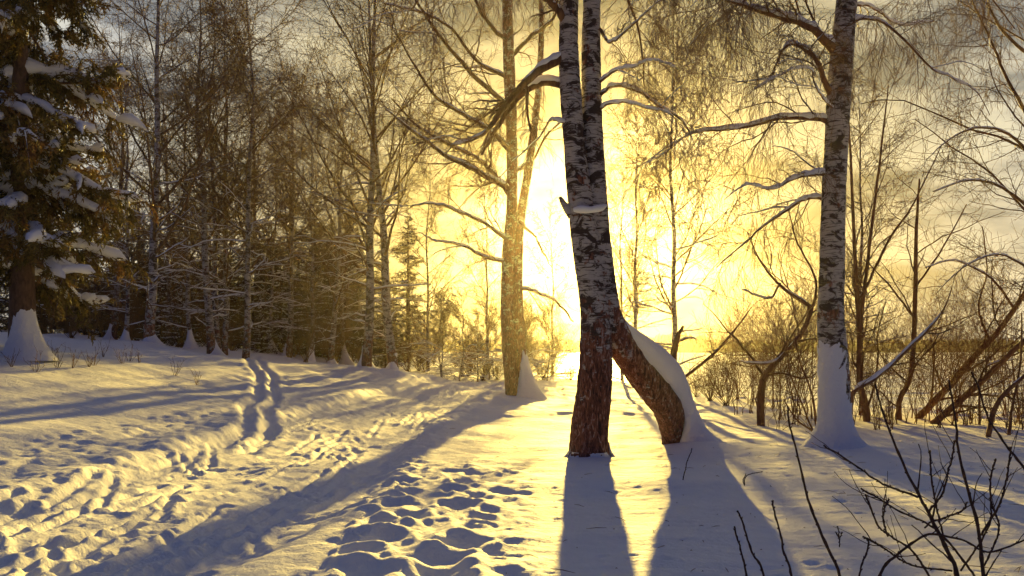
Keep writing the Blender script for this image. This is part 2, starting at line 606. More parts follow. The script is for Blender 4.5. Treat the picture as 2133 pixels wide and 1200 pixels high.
M_needle = make_needles('spruce_needles', (.07, .062, .014), (.13, .095, .02), (.22, .11, .035))
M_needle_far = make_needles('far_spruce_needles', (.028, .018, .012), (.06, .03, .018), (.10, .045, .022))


def make_lake():
    m, nt, b = new_mat('lake_snow')
    p = position(nt, (.05, .45, 1))
    n = noise(nt, 1.0, 5, .6, p, .8)
    r = ramp(nt, [(0.40, (.62, .63, .66)), (0.55, (.88, .88, .9))], n.outputs['Fac'])
    nt.links.new(r.outputs[0], b.inputs['Base Color']); b.inputs['Roughness'].default_value = .5
    bump(nt, b, n.outputs['Fac'], 1.0, .5)
    return m


M_lake = make_lake()


def make_forest():
    m, nt, b = new_mat('far_forest')
    n = noise(nt, .4, 4, .6, position(nt))
    r = ramp(nt, [(0.35, (.03, .035, .02)), (0.65, (.08, .07, .045))], n.outputs['Fac'])
    nt.links.new(r.outputs[0], b.inputs['Base Color']); b.inputs['Roughness'].default_value = .9
    return m


M_forest = make_forest()


# ------------------------------------------------------------------ ground sheet
def build_ground():
    ys = np.concatenate([np.linspace(-28, 0.8, 24)[:-1], np.exp(np.linspace(math.log(0.8), math.log(3.0), 40))[:-1],
                         np.exp(np.linspace(math.log(3.0), math.log(62), 480)), np.linspace(64, 255, 50)])
    s_in = np.linspace(-1, 1, 520)
    so = np.exp(np.linspace(0, math.log(40), 22))[1:]
    s = np.concatenate([-so[::-1], s_in, so])
    w = np.clip(ys, 0, 62) * 0.68 + 2.2
    X = s[None, :] * w[:, None]
    lim = 225
    X = np.sign(X) * np.minimum(np.abs(X), lim + np.abs(s)[None, :] * .2)
    Y = np.repeat(ys[:, None], X.shape[1], 1)
    Z = G(X, Y) + snow_detail(X, Y)
    V = np.stack([X, Y, Z], -1).reshape(-1, 3)
    n, m = X.shape
    i = (np.arange(n - 1)[:, None] * m + np.arange(m - 1)[None, :])
    Q = np.stack([i, i + 1, i + m + 1, i + m], -1).reshape(-1, 4)
    link('ground', mesh_from('ground', V, Q, M_snow), kind='structure', label='snow covered ground with a trodden path, ski tracks and footprints')
    # frozen lake
    xs = np.linspace(-228, 228, 80); yl = np.concatenate([np.linspace(8, 90, 170), np.linspace(91, 258, 70)])
    X, Y = np.meshgrid(xs, yl)
    Z = LAKE_Z + 0.10 * fbm(X * .035, Y * .38, 3, 7)
    i = (np.arange(len(yl) - 1)[:, None] * 80 + np.arange(79)[None, :])
    Q = np.stack([i, i + 1, i + 81, i + 80], -1).reshape(-1, 4)
    link('frozen_lake', mesh_from('frozen_lake', np.stack([X, Y, Z], -1).reshape(-1, 3), Q, M_lake), kind='structure',
         label='snow covered frozen lake reaching to the far shore')


build_ground()


def build_far_shore():
    # low land
    xs = np.linspace(-340, 340, 300); yl = np.linspace(290, 390, 24)
    X, Y = np.meshgrid(xs, yl)
    prof = 1.0 + 1.2 * np.maximum(0, vnoise(X * .012, Y * 0, 3)) + 1.2 * np.exp(-((X - 71) / 14) ** 2) * 1.3
    Z = LAKE_Z - .6 + (2.2 + prof) * sstep(292, 345, Y + 5 * vnoise(X * .03, Y * 0 + 1, 9))
    i = (np.arange(23)[:, None] * 300 + np.arange(299)[None, :])
    Q = np.stack([i, i + 1, i + 301, i + 300], -1).reshape(-1, 4)
    q = .655
    link('hills', mesh_from('hills', np.stack([X * q, Y * q, LAKE_Z + (Z - LAKE_Z) * q], -1).reshape(-1, 3), Q, M_forest), kind='structure', label='low wooded hills on the far shore')
    r = np.random.RandomState(3)
    N = 3200
    x = r.uniform(-330, 330, N); y = r.uniform(300, 385, N)
    prof = 1.0 + 1.2 * np.maximum(0, vnoise(x * .012, y * 0, 3)) + 1.2 * np.exp(-((x - 71) / 14) ** 2) * 1.3
    z = LAKE_Z - .7 + (2.2 + prof) * sstep(292, 345, y + 5 * vnoise(x * .03, y * 0 + 1, 9))
    h = r.uniform(1.2, 2.6, N) * (1 + .6 * np.exp(-((x - 71) / 12) ** 2))
    P = np.stack([np.stack([x, y, z + h * f], -1) for f in (0, .35, .75, 1)], 1)
    R = h[:, None] * np.array([.28, .38, .22, .02])[None, :] * r.uniform(.7, 1.5, N)[:, None]
    P = P * q; P[:, :, 2] += LAKE_Z * (1 - q)
    V, Q = tubes(P, R * q, 5)
    link('far_forest', mesh_from('far_forest', V, Q, M_forest), kind='stuff', label='distant forest along the far shore of the lake', category='forest')


build_far_shore()


# ------------------------------------------------------------------ haze
def build_haze():
    x0, x1, y0, y1, z0, z1 = -240, 240, -34, 265, LAKE_Z - 2.5, 24
    V = np.array([(x, y, z) for z in (z0, z1) for y in (y0, y1) for x in (x0, x1)], float)
    Q = np.array([(0, 2, 3, 1), (4, 5, 7, 6), (0, 1, 5, 4), (2, 6, 7, 3), (0, 4, 6, 2), (1, 3, 7, 5)])
    m = bpy.data.materials.new('haze'); m.use_nodes = True
    nt = m.node_tree
    for n in list(nt.nodes):
        if n.type == 'BSDF_PRINCIPLED': nt.nodes.remove(n)
    pv = nt.nodes.new('ShaderNodeVolumePrincipled')
    pv.inputs['Color'].default_value = (1.0, .92, .72, 1)
    pv.inputs['Density'].default_value = HAZE_DENSITY
    pv.inputs['Anisotropy'].default_value = HAZE_G
    nt.links.new(pv.outputs[0], nt.nodes['Material Output'].inputs['Volume'])
    link('haze', mesh_from('haze', V, Q, m, smooth=False), kind='stuff', label='golden winter haze over the shore', category='haze')


build_haze()


# ------------------------------------------------------------------ trunks of the large trees
def trunk_mesh(name, pts, origin, n=220, k=44, rough_fn=None, relief=1.0, twist=0.0, snowface=None):
    """pts: (px, py, width_px, d) along the stem, from the foot upwards; returns local mesh"""
    P = np.array([W(a, b, d) for a, b, w, d in pts]); R = np.array([w / 2 / F * d for a, b, w, d in pts])
    L = smooth_line(np.hstack([P, R[:, None]]), n)
    c, rad = L[:, :3], L[:, 3]
    T = np.gradient(c, axis=0); T /= np.linalg.norm(T, axis=1, keepdims=True)
    ref = np.array([0, 1, 0.])
    U = np.cross(T, ref); U /= np.linalg.norm(U, axis=1, keepdims=True); Vv = np.cross(T, U)
    arc = np.concatenate([[0], np.cumsum(np.linalg.norm(np.diff(c, axis=0), axis=1))])
    a = np.arange(k) * 2 * math.pi / k
    A, S = np.meshgrid(a, arc)
    cxn, cyn = np.cos(A), np.sin(A)
    rgh = np.clip(rough_fn(c, arc), 0, 1) if rough_fn is not None else np.zeros(n)
    ridge = np.abs(fbm(cxn * 4.5 + cyn * 3.1 + .5 * S, cyn * 4.5 - cxn * 2 + S * 2.2, 3, 3)) * 1.0
    soft = fbm(cxn * 1.4 + 5, cyn * 1.4 + S * 1.1, 3, 13)
    rings = fbm(cxn * 1.2 + 9, cyn * .8 + S * 7.5, 2, 17)
    disp = rad[:, None] * relief * (0.06 * soft + 0.02 * rings + rgh[:, None] * (0.13 * (0.35 - ridge)))
    RR = rad[:, None] + disp
    V = c[:, None, :] + RR[..., None] * (cxn[..., None] * U[:, None, :] + cyn[..., None] * Vv[:, None, :])
    V = V.reshape(-1, 3) - origin
    i = np.arange(n - 1)[:, None] * k; j = np.arange(k)[None, :]; j2 = (j + 1) % k
    Q = np.stack([i + j, i + j2, i + k + j2, i + k + j], -1).reshape(-1, 4)
    return mesh_from(name, V, Q, M_bark, {'rough': np.repeat(rgh, k)}), L


def lines_px(segs, n):
    """segs: list of [(px, py, w, d)...] -> P (N,n,3), R"""
    Ps, Rs = [], []
    for s in segs:
        a = np.array([[*W(p[0], p[1], p[3]), p[2] / 2 / F * p[3]] for p in s])
        L = smooth_line(a, n)
        Ps.append(L[:, :3]); Rs.append(L[:, 3])
    return np.array(Ps), np.maximum(np.array(Rs), .003)


def limb_set(parent, segs, origin, r, n=26, sides=9, snow=1.0, wig=.012, mat=None, snow_thick=1.15, thin=.8):
    P, R = lines_px(segs, n)
    R = R * thin
    jit = np.cumsum(r.randn(*P.shape) * wig, axis=1); jit -= jit[:, :1]
    P = P + jit * .5
    for q in range(len(P)):
        V, Q = tubes(P[q:q + 1], R[q:q + 1], sides)
        br = link('branch', mesh_from('branch', V - origin, Q, mat or M_wood), parent)
        if snow > 0:
            sn = snow_on(P[q:q + 1], R[q:q + 1], r, 9, snow_thick, .012, 2.0)
            link('snow_cover', mesh_from('snow_cover', sn[0] - origin, sn[1], M_snow_pillow), br)
    return P, R


def crown_on(parent, P, R, origin, r, n2=9, n3=9, n4=3, L2=.42, droop=-.05, snow=.25, rt=.0045, a2=(30, 65), l3=.45, l4=.5, name='crown', t0=.12):
    p2, r2 = grow(P, R, n2, t0, 1.0, L2, a2, 8, droop * .3, .16, .38, r, rmin=rt * 1.5)
    pl = np.repeat(np.linalg.norm(np.diff(P, axis=1), axis=2).sum(1), n2)
    kp = r.rand(len(pl)) < pl / np.percentile(pl, 75)
    p2, r2 = p2[kp], r2[kp]
    p3, r3 = grow(p2, r2, n3, .1, 1.0, l3, (25, 65), 6, droop, .16, .55, r, rmin=rt)
    b = Bag().add(tubes(p2, r2, 4)).add(tubes(p3, r3, 3))
    if n4:
        p4, r4 = grow(p3, r3, n4, .15, 1.0, l4, (20, 60), 4, droop * 2.2, .15, .6, r, rmin=rt * .8)
        b.add(tubes(p4, r4, 3))
    b.V = [v - origin for v in b.V]
    link(name, b.mesh(name, [M_twig]), parent, kind='stuff')
    if snow > 0:
        s = Bag()
        s.add(snow_on(p2, r2, r, 4, 1.2, .006, snow))
        s.V = [v - origin for v in s.V]
        link('snow_dusting', s.mesh('snow_dusting', [M_snow_pillow]), parent, kind='stuff')


def drift(parent, origin, cx, cy, top, r_top, r_foot, depth=.35, k=40, n=26, skew=(0, 0), open_dir=None, seed=1):
    """a flared drift of snow packed round the foot of a trunk"""
    h = np.linspace(0, 1, n)
    V = []
    g0 = gz(cx, cy) - depth
    a = np.arange(k) * 2 * math.pi / k
    for q in range(n):
        f = 1 - h[q]                       # 1 at the foot
        z = g0 + (top - g0) * h[q]
        prof = r_top + (r_foot - r_top) * (f ** 2.6)
        rr = prof * (1 + .10 * vnoise(np.cos(a) * 1.3 + seed * 7, np.sin(a) * 1.3 + h[q] * 1.5, seed) + .05 * fbm(np.cos(a) * 4 + seed, np.sin(a) * 4 + h[q] * 6, 3, seed + 2))
        x = cx + skew[0] * (1 - f) + rr * np.cos(a); y = cy + skew[1] * (1 - f) + rr * np.sin(a)
        if open_dir is not None:           # the trunk shows bare on this side: sink the drift there
            cs = np.cos(a - open_dir)
            sink = sstep(.25, .9, cs)
            x -= np.cos(open_dir) * sink * rr * .9; y -= np.sin(open_dir) * sink * rr * .9
        V.append(np.stack([x, y, np.full(k, z)], -1))
    V = np.concatenate(V) - origin
    i = np.arange(n - 1)[:, None] * k; j = np.arange(k)[None, :]; j2 = (j + 1) % k
    Q = np.stack([i + j, i + j2, i + k + j2, i + k + j], -1).reshape(-1, 4)
    link('snow_drift', mesh_from('snow_drift', V, Q, M_snow), parent)


# ---- central birch with the curved second leg
def central_birch():
    r = np.random.RandomState(101)
    D = 9.8
    o = np.array([1.0, D, gz(1.0, D)])
    o = np.array([W(1227, 945, D)[0], D, gz(W(1227, 945, D)[0], D)])
    t = empty('birch_tree', o, 'large double-stemmed birch standing on two legs, the right leg arched under thick snow', 'tree')
    hz = lambda y: CAM_Z - (y - HY) / F * D
    rf = lambda c, s: 1 - .93 * sstep(hz(850), hz(540), c[:, 2])
    A = [(1227, 985, 90, D), (1227, 945, 82, D), (1229, 890, 76, D), (1238, 800, 72, D), (1241, 720, 66, D), (1238, 640, 60, D), (1224, 540, 56, D), (1212, 440, 54, D),
         (1198, 320, 46, D), (1190, 210, 43, D), (1184, 100, 40, D), (1186, 0, 37, D), (1190, -120, 34, D), (1196, -420, 26, D), (1190, -900, 12, D)]
    me, LA = trunk_mesh('trunk', A, o, rough_fn=rf, n=320, k=56)
    link('trunk', me, t)
    D2 = D + .10
    B = [(1395, 985, 60, D2 + .75), (1402, 930, 46, D2 + .75), (1402, 895, 52, D2 + .7), (1388, 845, 64, D2 + .55), (1338, 778, 66, D2 + .38), (1298, 724, 60, D2 + .2),
         (1270, 665, 56, D2 + .05), (1257, 600, 54, D2), (1246, 500, 52, D2), (1240, 400, 48, D2), (1235, 300, 43, D2), (1232, 200, 41, D2), (1231, 90, 39, D2),
         (1233, 0, 37, D2), (1236, -120, 34, D2), (1250, -420, 26, D2), (1270, -900, 10, D2)]
    rf2 = lambda c, s: 1 - .9 * sstep(hz(790), hz(560), c[:, 2])
    me, LB = trunk_mesh('trunk', B, o, rough_fn=rf2, n=360, k=56)
    link('trunk', me, t, label='second stem whose foot arches out to the right')
    # thick snow lying on the arched leg, running down into a drift
    S = [(1275, 636, 6, D2), (1302, 684, 26, D2 + .16), (1338, 722, 46, D2 + .26), (1380, 762, 56, D2 + .40), (1412, 808, 46, D2 + .54), (1434, 858, 38, D2 + .62), (1445, 900, 56, D2 + .62),
         (1456, 934, 100, D2 + .58), (1468, 970, 158, D2 + .52), (1480, 1030, 215, D2 + .42)]
    P = np.array([[*W(a, b, d), w / 2 / F * d] for a, b, w, d in S])
    L = smooth_line(P, 70)
    c, rad = L[:, :3], L[:, 3]
    T = np.gradient(c, axis=0); T /= np.linalg.norm(T, axis=1, keepdims=True)
    U = np.cross(T, [0, 1, 0.]); U /= np.linalg.norm(U, axis=1, keepdims=True); Vv = np.cross(T, U)
    k = 40; a = np.arange(k) * 2 * math.pi / k
    A_, S_ = np.meshgrid(a, np.arange(70) / 7.0)
    rr = rad[:, None] * (1 + .07 * vnoise(np.cos(A_) * 1.2 + 3, np.sin(A_) * 1.2 + S_ * .8, 6) + .055 * fbm(np.cos(A_) * 4.5 + 3, np.sin(A_) * 4.5 + S_ * 3.5, 4, 18, .6) + .05 * vnoise(np.cos(A_) * 4 + 3, np.sin(A_) * 4 + S_ * 3, 8))
    V = c[:, None, :] + rr[..., None] * (np.cos(A_)[..., None] * U[:, None, :] + 1.0 * np.sin(A_)[..., None] * Vv[:, None, :])
    i = np.arange(69)[:, None] * k; j = np.arange(k)[None, :]; j2 = (j + 1) % k
    Q = np.stack([i + j, i + j2, i + k + j2, i + k + j], -1).reshape(-1, 4)
    link('snow_cover', mesh_from('snow_cover', V.reshape(-1, 3) - o, Q, M_snow), t, label='thick snow lying along the arched leg')
    # small collar of snow and a snowy ledge with a broken stub
    drift(t, o, o[0] + .01, D + .03, gz(o[0], D) + .17, .235, .50, depth=.12, open_dir=-math.pi / 2, seed=4)
    drift(t, o, o[0] + .0, D + .0, gz(o[0], D) + .075, .235, .46, depth=.10, seed=5)
    V, Q = tubes(*lines_px([[(1196, 437, 10, D - .16), (1210, 436, 17, D - .2), (1230, 437, 14, D - .22), (1251, 433, 15, D - .18), (1262, 428, 6, D - .1)]], 14), 8)
    link('snow_ledge', mesh_from('snow_ledge', V - o, Q, M_snow_pillow), t)
    V, Q = tubes(*lines_px([[(1200, 455, 26, D), (1186, 440, 20, D - .02), (1174, 424, 13, D - .04), (1166, 410, 7, D - .05)]], 12), 10)
    link('broken_stub', mesh_from('broken_stub', V - o, Q, M_bark), t)
    limbs = [
        [(1180, 118, 24, D), (1130, 138, 22, D - .1), (1085, 172, 19, D - .2), (1048, 214, 17, D - .3), (1016, 258, 13, D - .35), (985, 282, 9, D - .4), (930, 300, 5, D - .5)],
        [(1182, 180, 22, D), (1140, 172, 18, D + .1), (1098, 192, 16, D + .2), (1062, 236, 13, D + .3), (1030, 285, 10, D + .4), (1008, 330, 6, D + .5)],
        [(1182, 52, 22, D), (1158, 18, 18, D - .1), (1130, -20, 15, D - .2), (1080, -80, 10, D - .3)],
        [(1250, 170, 8, D), (1290, 152, 6, D - .15), (1330, 145, 5, D - .2), (1362, 130, 3.5, D - .3), (1420, 150, 2, D - .3)],
        [(1252, 196, 10, D), (1280, 176, 8, D + .1), (1325, 186, 7, D + .2), (1370, 212, 6, D + .2), (1415, 238, 5, D + .3), (1440, 272, 3, D + .4)],
        [(1252, 226, 7, D), (1290, 212, 6, D - .3), (1340, 222, 5, D - .4), (1405, 246, 4, D - .5), (1412, 290, 3, D - .5), (1390, 330, 2, D - .5)],
        [(1250, 60, 9, D), (1262, 80, 8, D - .1), (1280, 74, 6, D - .2), (1340, 20, 4, D - .4), (1390, -20, 3, D - .5)],
        [(1184, 260, 7, D), (1150, 250, 5, D - .2), (1120, 290, 4, D - .4), (1070, 330, 3, D - .5), (1040, 370, 2, D - .5)],
        [(1250, -30, 14, D), (1310, -80, 10, D + .3), (1400, -90, 8, D + .5), (1480, -40, 6, D + .6), (1540, 30, 3, D + .6)],
        [(1180, -60, 14, D), (1100, -120, 10, D + .3), (1000, -110, 8, D + .5), (920, -60, 6, D + .6), (860, 20, 3, D + .6)],
        [(1240, -140, 14, D), (1300, -210, 11, D - .4), (1380, -200, 9, D - .7), (1450, -130, 7, D - .9), (1500, -40, 4, D - 1), (1520, 60, 2, D - 1)],
        [(1240, -80, 12, D), (1275, -60, 9, D + .8), (1310, 0, 7, D + 1.3), (1335, 90, 5, D + 1.6), (1345, 190, 3, D + 1.7)],
        [(1185, -150, 14, D), (1130, -210, 11, D - .3), (1050, -190, 9, D - .6), (985, -110, 6, D - .8), (950, 0, 3, D - .9)],
    ]
    P, R = limb_set(t, limbs, o, r, snow=1, snow_thick=1.3)
    crown_on(t, P, R, o, r, n2=15, n3=11, n4=5, L2=.46, droop=-.16, rt=.0027, l3=.55, l4=.6)


# ---- right birch
def right_birch():
    r = np.random.RandomState(102)
    D = 10.1
    x0 = W(1740, 940, D)[0]
    o = np.array([x0, D, gz(x0, D)])
    t = empty('birch_tree', o, 'tall pale birch with snow plastered trunk and long snowy limbs reaching left over the lake', 'tree')
    A = [(1742, 1000, 84, D), (1740, 930, 74, D), (1738, 850, 66, D), (1735, 750, 60, D), (1730, 650, 54, D), (1733, 550, 50, D), (1737, 400, 48, D), (1744, 250, 47, D), (1752, 130, 46, D),
         (1764, 0, 42, D), (1776, -140, 36, D), (1790, -500, 24, D), (1800, -900, 10, D)]
    hz = lambda y: CAM_Z - (y - HY) / F * D
    rf = lambda c, s: .35 * np.exp(-((c[:, 2] - hz(660)) / .12) ** 2) + .55 * np.exp(-((c[:, 2] - hz(800)) / .2) ** 2)
    me, L = trunk_mesh('trunk', A, o, rough_fn=rf, n=300, k=52, relief=.8)
    link('trunk', me, t)
    # wind-packed snow on the side of the trunk that faces us
    P, R = lines_px([[(1741, 945, 116, D - .05), (1740, 900, 78, D - .04), (1737, 840, 64, D - .03), (1734, 770, 59, D - .025), (1732, 715, 55, D - .015), (1731, 680, 40, D + .01)]], 60)
    ar = np.arange(60) / 8.0
    R = R * (1 + .04 * vnoise(ar * 2, ar * 0 + .3, 4) - .07 * np.linspace(0, 1, 60) ** 2)[None, :]
    V, Q = tubes(P, R, 36)
    n = V.shape[0]
    ang = np.tile(np.arange(36), 60) / 36 * 2 * math.pi; hh = np.repeat(ar, 36)
    cc = np.repeat(P[0], 36, axis=0)
    nz_ = 1 + (.03 + .10 * np.repeat(np.linspace(0, 1, 60), 36)) * fbm(np.cos(ang) * 2.2 + 4, np.sin(ang) * 2.2 + hh * 2.2, 4, 2, .6)
    V = cc + (V - cc) * nz_[:, None]
    link('snow_cover', mesh_from('snow_cover', V - o, Q, M_snow), t)
    drift(t, o, x0 + .0, D - .02, gz(x0, D) + .52, .18, .56, depth=.16, seed=8)
    limbs = [
        [(1742, 108, 34, D), (1715, 78, 26, D - .1), (1685, 55, 21, D - .15), (1640, 38, 18, D - .2), (1580, 22, 14, D - .3), (1520, 2, 11, D - .4), (1440, -30, 6, D - .5)],
        [(1738, 205, 26, D), (1716, 165, 17, D - .1), (1698, 125, 14, D - .2), (1668, 98, 11, D - .3), (1645, 92, 9, D - .3), (1622, 128, 7, D - .4), (1604, 172, 5, D - .4), (1575, 195, 3, D - .4)],
        [(1738, 258, 26, D), (1708, 245, 16, D), (1660, 240, 14, D + .1), (1610, 248, 12, D + .1), (1550, 262, 10, D + .2), (1490, 270, 8, D + .3), (1440, 280, 5, D + .4), (1330, 350, 2, D + .5)],
        [(1735, 366, 20, D), (1700, 364, 13, D), (1650, 374, 10, D - .1), (1600, 396, 7, D - .2), (1545, 392, 4, D - .3), (1500, 420, 2, D - .3)],
        [(1733, 425, 18, D), (1700, 412, 11, D + .1), (1665, 420, 10, D + .2), (1625, 444, 8, D + .3), (1585, 470, 6, D + .4), (1545, 508, 5, D + .5), (1490, 555, 3, D + .6)],
        [(1760, 50, 16, D), (1800, 42, 9, D - .1), (1845, 55, 8, D - .2), (1890, 92, 7, D - .3), (1935, 140, 6, D - .3), (1985, 165, 5, D - .4), (2032, 190, 3, D - .4), (2060, 240, 2, D - .4)],
        [(1765, 12, 12, D), (1805, 12, 7, D + .2), (1840, 30, 6, D + .3), (1880, 50, 5, D + .4), (1950, 48, 3, D + .5)],
        [(1740, 230, 7, D), (1700, 190, 5, D - .4), (1690, 150, 4, D - .6), (1640, 150, 3, D - .8), (1570, 190, 2, D - .9)],
        [(1775, -60, 16, D), (1850, -100, 12, D + .3), (1950, -80, 9, D + .5), (2040, -20, 6, D + .6), (2110, 60, 3, D + .6)],
        [(1765, -60, 18, D), (1680, -110, 14, D + .4), (1560, -110, 10, D + .7), (1440, -50, 7, D + .8), (1380, 10, 3, D + .8)],
        [(1775, -140, 16, D), (1720, -190, 12, D - .4), (1640, -170, 9, D - .7), (1580, -90, 7, D - .9), (1545, 20, 4, D - 1), (1530, 110, 2, D - 1)],
        [(1780, -150, 16, D), (1850, -220, 12, D - .2), (1930, -200, 9, D - .4), (1990, -110, 6, D - .5), (2020, 0, 3, D - .5)],
    ]
    P, R = limb_set(t, limbs, o, r, snow=1, mat=M_red, snow_thick=1.35, thin=.66)
    crown_on(t, P, R, o, r, n2=15, n3=11, n4=5, L2=.42, droop=-.16, rt=.0027, l3=.55, l4=.6)


# ---- birch pair left of the centre
def left_pair_birch():
    r = np.random.RandomState(103)
    D = 24.0
    x0 = W(1078, 835, D)[0]
    o = np.array([x0, D, gz(x0, D)])
    t = empty('birch_tree', o, 'two-stemmed birch with dark spreading snowy boughs, left of the tree on two legs', 'tree')
    gy = HY + (CAM_Z - o[2]) / D * F
    hz = lambda y: CAM_Z - (y - HY) / F * D
    rf = lambda c, s: 1 - .38 * sstep(hz(820), hz(560), c[:, 2])
    A = [(1070, gy + 15, 31, D), (1066, gy - 25, 29, D), (1060, 740, 27, D), (1056, 640, 26, D), (1058, 540, 25, D), (1066, 430, 23, D), (1066, 300, 22, D), (1062, 180, 24, D), (1058, 60, 22, D), (1055, -80, 18, D), (1060, -330, 8, D)]
    me, _ = trunk_mesh('trunk', A, o, rough_fn=rf, n=160, k=26); link('trunk', me, t)
    B = [(1096, gy + 15, 32, D + .1), (1092, gy - 30, 30, D + .1), (1084, 740, 26, D + .1), (1078, 640, 24, D + .1), (1078, 560, 22, D + .1), (1082, 470, 20, D + .2), (1104, 330, 16, D + .4), (1122, 180, 13, D + .7), (1128, 40, 11, D + .9), (1120, -120, 7, D + 1)]
    me, _ = trunk_mesh('trunk', B, o, rough_fn=rf, n=140, k=24); link('trunk', me, t)
    drift(t, o, W(1106, 0, D)[0], D + .0, CAM_Z - (720 - HY) / F * D, .15, .55, depth=.12, skew=(W(1083, 0, D)[0] - W(1106, 0, D)[0], .1), seed=12)
    limbs = [
        [(1066, 400, 16, D), (1020, 372, 13, D - .5), (970, 345, 11, D - 1), (925, 318, 9, D - 1.4), (880, 285, 8, D - 1.7), (845, 258, 6, D - 2), (800, 225, 3, D - 2.3)],
        [(1066, 320, 15, D), (1035, 285, 12, D - .5), (1000, 262, 11, D - .9), (955, 238, 9, D - 1.2), (905, 205, 8, D - 1.5), (868, 150, 6, D - 1.8), (830, 90, 4, D - 2), (810, 30, 2, D - 2)],
        [(1064, 410, 14, D), (1025, 352, 11, D + .6), (985, 322, 9, D + 1), (930, 298, 8, D + 1.3), (870, 262, 6, D + 1.6), (820, 205, 4, D + 1.8)],
        [(1062, 225, 14, D), (1010, 180, 12, D - .3), (955, 120, 10, D - .6), (915, 65, 8, D - .9), (880, 15, 6, D - 1), (840, -50, 4, D - 1)],
        [(1062, 500, 11, D), (1020, 470, 8, D - .4), (960, 440, 7, D - .8), (900, 425, 5, D - 1), (850, 430, 3, D - 1)],
        [(1060, 545, 9, D), (1010, 540, 7, D - .4), (960, 520, 6, D - .5), (905, 515, 4, D - .6), (870, 500, 2, D - .7)],
        [(1082, 460, 10, D), (1110, 490, 6, D), (1135, 530, 4, D), (1150, 560, 2, D)],
        [(1062, 120, 13, D), (1110, 75, 10, D + .5), (1150, 40, 8, D + .8), (1180, -20, 5, D + 1)],
        [(1060, 90, 13, D), (1015, 40, 10, D + .5), (985, -20, 8, D + .9), (950, -70, 5, D + 1.2)],
        [(1060, 165, 12, D), (990, 130, 9, D + .4), (930, 60, 7, D + .6), (860, 30, 5, D + .7), (790, 15, 3, D + .8)],
        [(1075, 600, 9, D), (1120, 612, 7, D), (1160, 640, 6, D - .2), (1190, 672, 3, D - .4)],
        [(1066, 360, 10, D), (1110, 330, 7, D + .6), (1150, 270, 6, D + .9), (1190, 240, 3, D + 1)],
    ]
    P, R = limb_set(t, limbs, o, r, snow=1, wig=.03, snow_thick=1.0)
    crown_on(t, P, R, o, r, n2=13, n3=9, n4=2, L2=.40, droop=-.02, rt=.0065, a2=(25, 60), t0=.05)


central_birch()
right_birch()
left_pair_birch()


# ------------------------------------------------------------------ generic birches
def birch_proto(seed, H=14.0, lean=0.0, n1=30, r0=.16, spread=.30, first=.22, fine=2, snow=.5):
    r = np.random.RandomState(seed)
    z = np.linspace(0, 1, 26)
    T = np.zeros((1, 26, 3)); T[0, :, 2] = z * H - .4
    T[0, :, 0] = lean * np.sin(z * 2.4) + .12 * vnoise(z * 4, z * 0 + seed, seed)
    T[0, :, 1] = .12 * vnoise(z * 4 + 9, z * 0 + seed, seed)
    R = (r0 * (1 - z * .93) + .35 * r0 * np.exp(-z * 28))[None, :]
    p1, r1 = grow(T, R, n1, first, .97, H * spread, (32, 62), 10, .05, .07, .42, r, absolute=True, rmin=.012, lenfn=lambda t: .35 + 1.0 * np.sin(np.clip((1 - t) * 1.5 + .25, 0, 1.6)), taper=.22)
    # a few dead snowy lower branches
    pl, rl = grow(T, R, 12, .10, .42, 1.7, (60, 95), 7, .0, .12, .25, r, absolute=True, rmin=.010, taper=.3)
    p2, r2 = grow(p1, r1, 9, .12, 1, .36, (28, 55), 7, .03, .13, .5, r, rmin=.008)
    pl2, rl2 = grow(pl, rl, 6, .15, 1, .45, (30, 60), 5, -.02, .16, .6, r, rmin=.007)
    p3, r3 = grow(p2, r2, 8, .08, 1, .5, (25, 60), 5, -.06, .15, .6, r, rmin=.0062)
    p4, r4 = grow(p3, r3, fine, .1, 1, .6, (20, 60), 3, -.2, .13, .7, r, rmin=.005)
    V, Q = tubes(T, R, 14)
    rough = np.repeat(.75 * (1 - sstep(.02, .14, z)) + .12, 14)
    trunk = mesh_from('trunk', V, Q, M_bark, {'rough': rough})
    b = Bag().add(tubes(p1, r1, 6)).add(tubes(pl, rl, 5)).add(tubes(p2, r2, 4)).add(tubes(pl2, rl2, 3)).add(tubes(p3, r3, 3)).add(tubes(p4, r4, 3))
    crown = b.mesh('crown', [M_wood])
    s = Bag().add(snow_on(p1, r1, r, 5, .8, .005, .7)).add(snow_on(pl, rl, r, 5, 1.1, .014, 1)).add(snow_on(pl2, rl2, r, 3, 1.1, .009, .8)).add(snow_on(p2, r2, r, 3, .7, .004, snow * .4))
    sn = s.mesh('snow_cover', [M_snow_pillow])
    # foot drift
    k = 20; a = np.arange(k) * 2 * math.pi / k; Vd = []
    for q in range(10):
        f = 1 - q / 9
        rr = r0 * .8 + .34 * f ** 2.2
        Vd.append(np.stack([rr * np.cos(a) + .16 * f, rr * np.sin(a) - .10 * f, np.full(k, -.15 + (.85 + .2 * np.sin(seed)) * (1 - f)) + .12 * (1 - f) * np.cos(a + seed)], -1))
    i = np.arange(9)[:, None] * k; j = np.arange(k)[None, :]; j2 = (j + 1) % k
    dr = mesh_from('snow_drift', np.concatenate(Vd), np.stack([i + j, i + j2, i + k + j2, i + k + j], -1).reshape(-1, 4), M_snow)
    return [('trunk', trunk, {}), ('crown', crown, {'kind': 'stuff'}), ('snow_cover', sn, {'kind': 'stuff'}), ('snow_drift', dr, {})]


BIRCH = [birch_proto(11, 14, .3, 25), birch_proto(12, 15, -.4, 27, spread=.26, first=.26), birch_proto(13, 11, .15, 24, r0=.09, spread=.24, first=.2, fine=3)]


